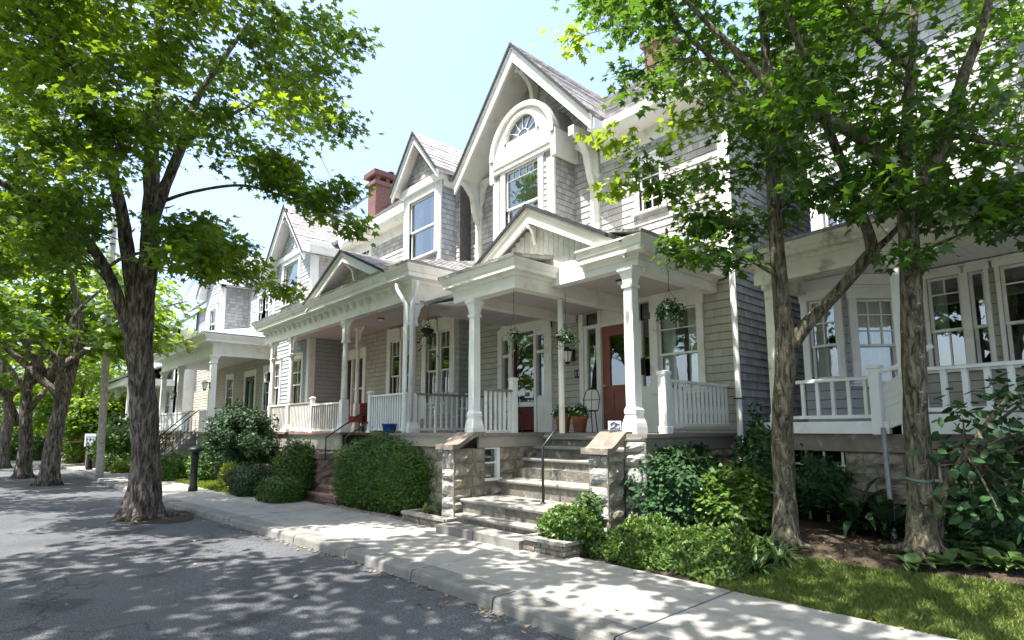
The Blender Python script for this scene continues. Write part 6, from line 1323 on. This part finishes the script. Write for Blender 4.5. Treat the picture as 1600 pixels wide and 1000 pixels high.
# plaque on the cheek wall
c = np.array([-5.58, 7.16, FZ + .055]); t = thing('plaque', 'small white tile with a dark blue looping mark on the stone cheek wall', 'plaque', tuple(c)); u_ = np.array([.95, .31, 0]); n_ = np.array([.31, -.95, 0]); f = Fr((c[0], c[1], c[2]), u_[:2], n_[:2])
tl = B(f).box((-.105, -.015, 0), (.105, 0, .145)).build('tile', 'white', t); B(f).box((-.109, -.02, -.004), (.109, -.0155, .149)).build('rim', 'navy', t)
mk = B(Fr((c[0], c[1], c[2] - .012), u_[:2], n_[:2])); mk.tube([(-.075, .004, .035), (-.03, .004, .045), (.015, .004, .075), (.035, .004, .115), (.0, .004, .135), (-.05, .004, .115), (-.06, .004, .09)], .011, 5).tube([(-.06, .004, .04), (.0, .004, .05), (.07, .004, .035), (.085, .004, .06)], .011, 5).tube([(.02, .004, .09), (.06, .004, .11), (.085, .004, .105)], .009, 5).build('mark', 'navy', t)
# hanging baskets
def basket(label, p, top, r, m, seed, n=420, droopy=.8, sz=.06):
    p = np.array(p, float); t = thing('hanging_basket', label, 'hanging basket', tuple(p), 'hanging baskets on the porches')
    B().lathe([(r * .45, -r * .75), (r * .8, -r * .45), (r, 0), (r * 1.06, .0), (r * 1.06, .02)], 16, tuple(p)).build('pot', 'bollard', t, True)
    c_ = B(); tp = np.array([p[0], p[1], top])
    for k in range(3): a = k * 2.09; c_.tube([p + (r * math.cos(a), r * math.sin(a), .01), p + (0, 0, .32)], .004, 4)
    c_.tube([p + (0, 0, .32), tp], .005, 5); c_.build('chain', 'iron', t)
    rng = np.random.default_rng(seed); d = rng.normal(0, 1, (n, 3)); d /= np.linalg.norm(d, axis=1)[:, None]; P = d * np.array([1.5, 1.5, .6]) * r * rng.uniform(.4, 1.15, (n, 1)); P[:, 2] += .07 - droopy * .10 * (np.hypot(P[:, 0], P[:, 1]) / r) ** 2 * rng.uniform(.3, 1.6, n)
    link('foliage', poly_mesh('foliage', leaves(P, d + (0, 0, .6), d + (0, 0, -.3 * droopy), sz, LEAF, .1, .2, .5, rng), 6, m), t)
basket('hanging basket on the thin post left of the front door', at(884, 527, 10.2), 4.1, .15, 'glossy', 1, 300, .6, .05)
basket('spreading hanging basket in front of the right porch window', at(1046, 482, 9.0), 4.18, .15, 'glossy', 2, 480, .8, .06)
basket('small trailing hanging plant over the wide doorway', at(803, 522, 10.0), 4.28, .08, 'glossy', 3, 160, 1.2, .05)
basket('small hanging plant under the right end of the long porch', at(668, 516, 14.0), 4.98, .15, 'glossy', 4, 260, 1.6, .07)
# terracotta pots with white flowers
for i, (x, y, lab) in enumerate(((-8.02, 8.62, 'terracotta pot of white flowers at the top of the steps'), (-7.66, 8.72, 'terracotta pot beside the thin post, half hidden'))):
    t = thing('flower_pot', lab, 'flower pot', (x, y, FZ), 'pots at the top of the steps')
    B().lathe([(.11, 0), (.155, .27), (.175, .27), (.175, .33), (.15, .33), (.14, .28)], 20, (x, y, FZ)).build('pot', 'terra', t, True)
    rng = np.random.default_rng(5 + i); n = 420; d = rng.normal(0, 1, (n, 3)); d[:, 2] = np.abs(d[:, 2]); d /= np.linalg.norm(d, axis=1)[:, None]; P = d * (.21, .21, .24) * rng.uniform(.5, 1.05, (n, 1)) + (0, 0, .32)
    link('foliage', poly_mesh('foliage', leaves(P, d + (0, 0, .5), d + (0, 0, .2), .07, LEAF, .1, .2, .5, rng), 6, 'azal'), t)
    k = 26; d = d[:k]; P = d * (.22, .22, .27) + (0, 0, .33)
    for j in range(k): P[j] += rng.normal(0, .02, 3)
    link('flowers', poly_mesh('flowers', leaves(np.repeat(P, 4, 0), np.repeat(d, 4, 0), rng.normal(0, 1, (k * 4, 3)), .035, LEAF, .0, .0, .3, rng), 6, 'petal'), t)
# wire chair by the wall, chairs on the porches, bucket, bench
def wire_chair(label, x, y, z, rz, m='iron', s=1.):
    t = thing('wire_chair', label, 'chair', (x, y, z), None, rz, True)
    se = B(); se.lathe([(.19 * s, .44), (.2 * s, .45), (.2 * s, .465), (.19 * s, .47)], 18).build('seat', m, t)
    for a in (.8, 2.35, 3.93, 5.5): B().tube([(.15 * s * math.cos(a), .15 * s * math.sin(a), .45), (.2 * s * math.cos(a), .2 * s * math.sin(a), 0)], .012, 6).build('leg', m, t)
    bk = B(); bk.tube([(-.17, .12, .46), (-.19, .18, .72), (-.13, .2, .9), (0, .21, .97), (.13, .2, .9), (.19, .18, .72), (.17, .12, .46)], .011, 6).tube([(-.19, .18, .70), (.19, .18, .70)], .008, 5).tube([(0, .16, .46), (0, .21, .96)], .007, 5); bk.build('backrest', m, t); return t
wire_chair('round-backed black wire chair against the wall beside the pots', -8.05, 9.45, FZ, .3)
wire_chair('dark wire chair behind the railing on the left porch', -9.6, 8.7, FZ, 1.2)
def slat_chair(label, x, y, z, rz, m='white'):
    t = thing('porch_chair', label, 'chair', (x, y, z), 'chairs on the long porch', rz, True)
    for sx in (-.26, .26): B().box((sx - .02, -.25, 0), (sx + .02, -.21, .6)).build('leg', m, t); B().box((sx - .02, .22, 0), (sx + .02, .26, 1.0)).build('leg', m, t); B().box((sx - .04, -.28, .6), (sx + .04, .26, .63)).build('armrest', m, t)
    for k in range(5): B().box((-.24, -.24 + k * .1, .42), (.24, -.16 + k * .1, .44)).build('seat_slat', m, t)
    for k in range(5): B().box((-.24 + k * .1, .22, .44), (-.17 + k * .1, .24, 1.0)).build('back_slat', m, t)
    return t
slat_chair('white slatted chair near the right railing of the long porch', -11.95, 8.4, FZ, -1.9); slat_chair('white slatted chair in the corner of the long porch', -12.0, 9.1, FZ, -1.2)
t = thing('bucket', 'blue plastic bucket on the edge of the long porch', 'bucket', (-12.25, F2 - .0, FZ)); B().lathe([(.13, 0), (.165, .26), (.18, .26), (.18, .285), (.15, .285), (.12, .03)], 18, (-12.25, F2 - .14, FZ - .07)).build('body', 'blue', t, True)
t = thing('porch_bench', 'dark red cushioned bench on the long porch by the door', 'bench', (-17.2, 8.9, FZ)); B().box((-17.9, 8.6, FZ + .3), (-16.6, 9.1, FZ + .5)).build('cushion', 'red', t); B().box((-17.9, 9.1, FZ + .3), (-16.6, 9.2, FZ + .95)).build('backrest', 'red', t)
for x in (-17.85, -16.65):
    for y in (8.65, 9.1): B().box((x - .03, y - .03, FZ), (x + .03, y + .03, FZ + .3)).build('leg', 'iron', t)
for i, (x, y, z, lab) in enumerate(((-6.3, 8.4, 4.40, 'flush ceiling lamp above the entry landing'), (-15.2, 8.4, 5.0, 'round ceiling lamp under the long porch'))):
    t = thing('ceiling_lamp', lab, 'lamp', (x, y, z)); B().lathe([(.10, -.03), (.11, -.001), (.11, 0)], 18, (x, y, z)).build('rim', 'bollard', t); B().lathe([(.02, -.09), (.07, -.08), (.10, -.03)], 18, (x, y, z)).build('shade', 'glow', t, True)
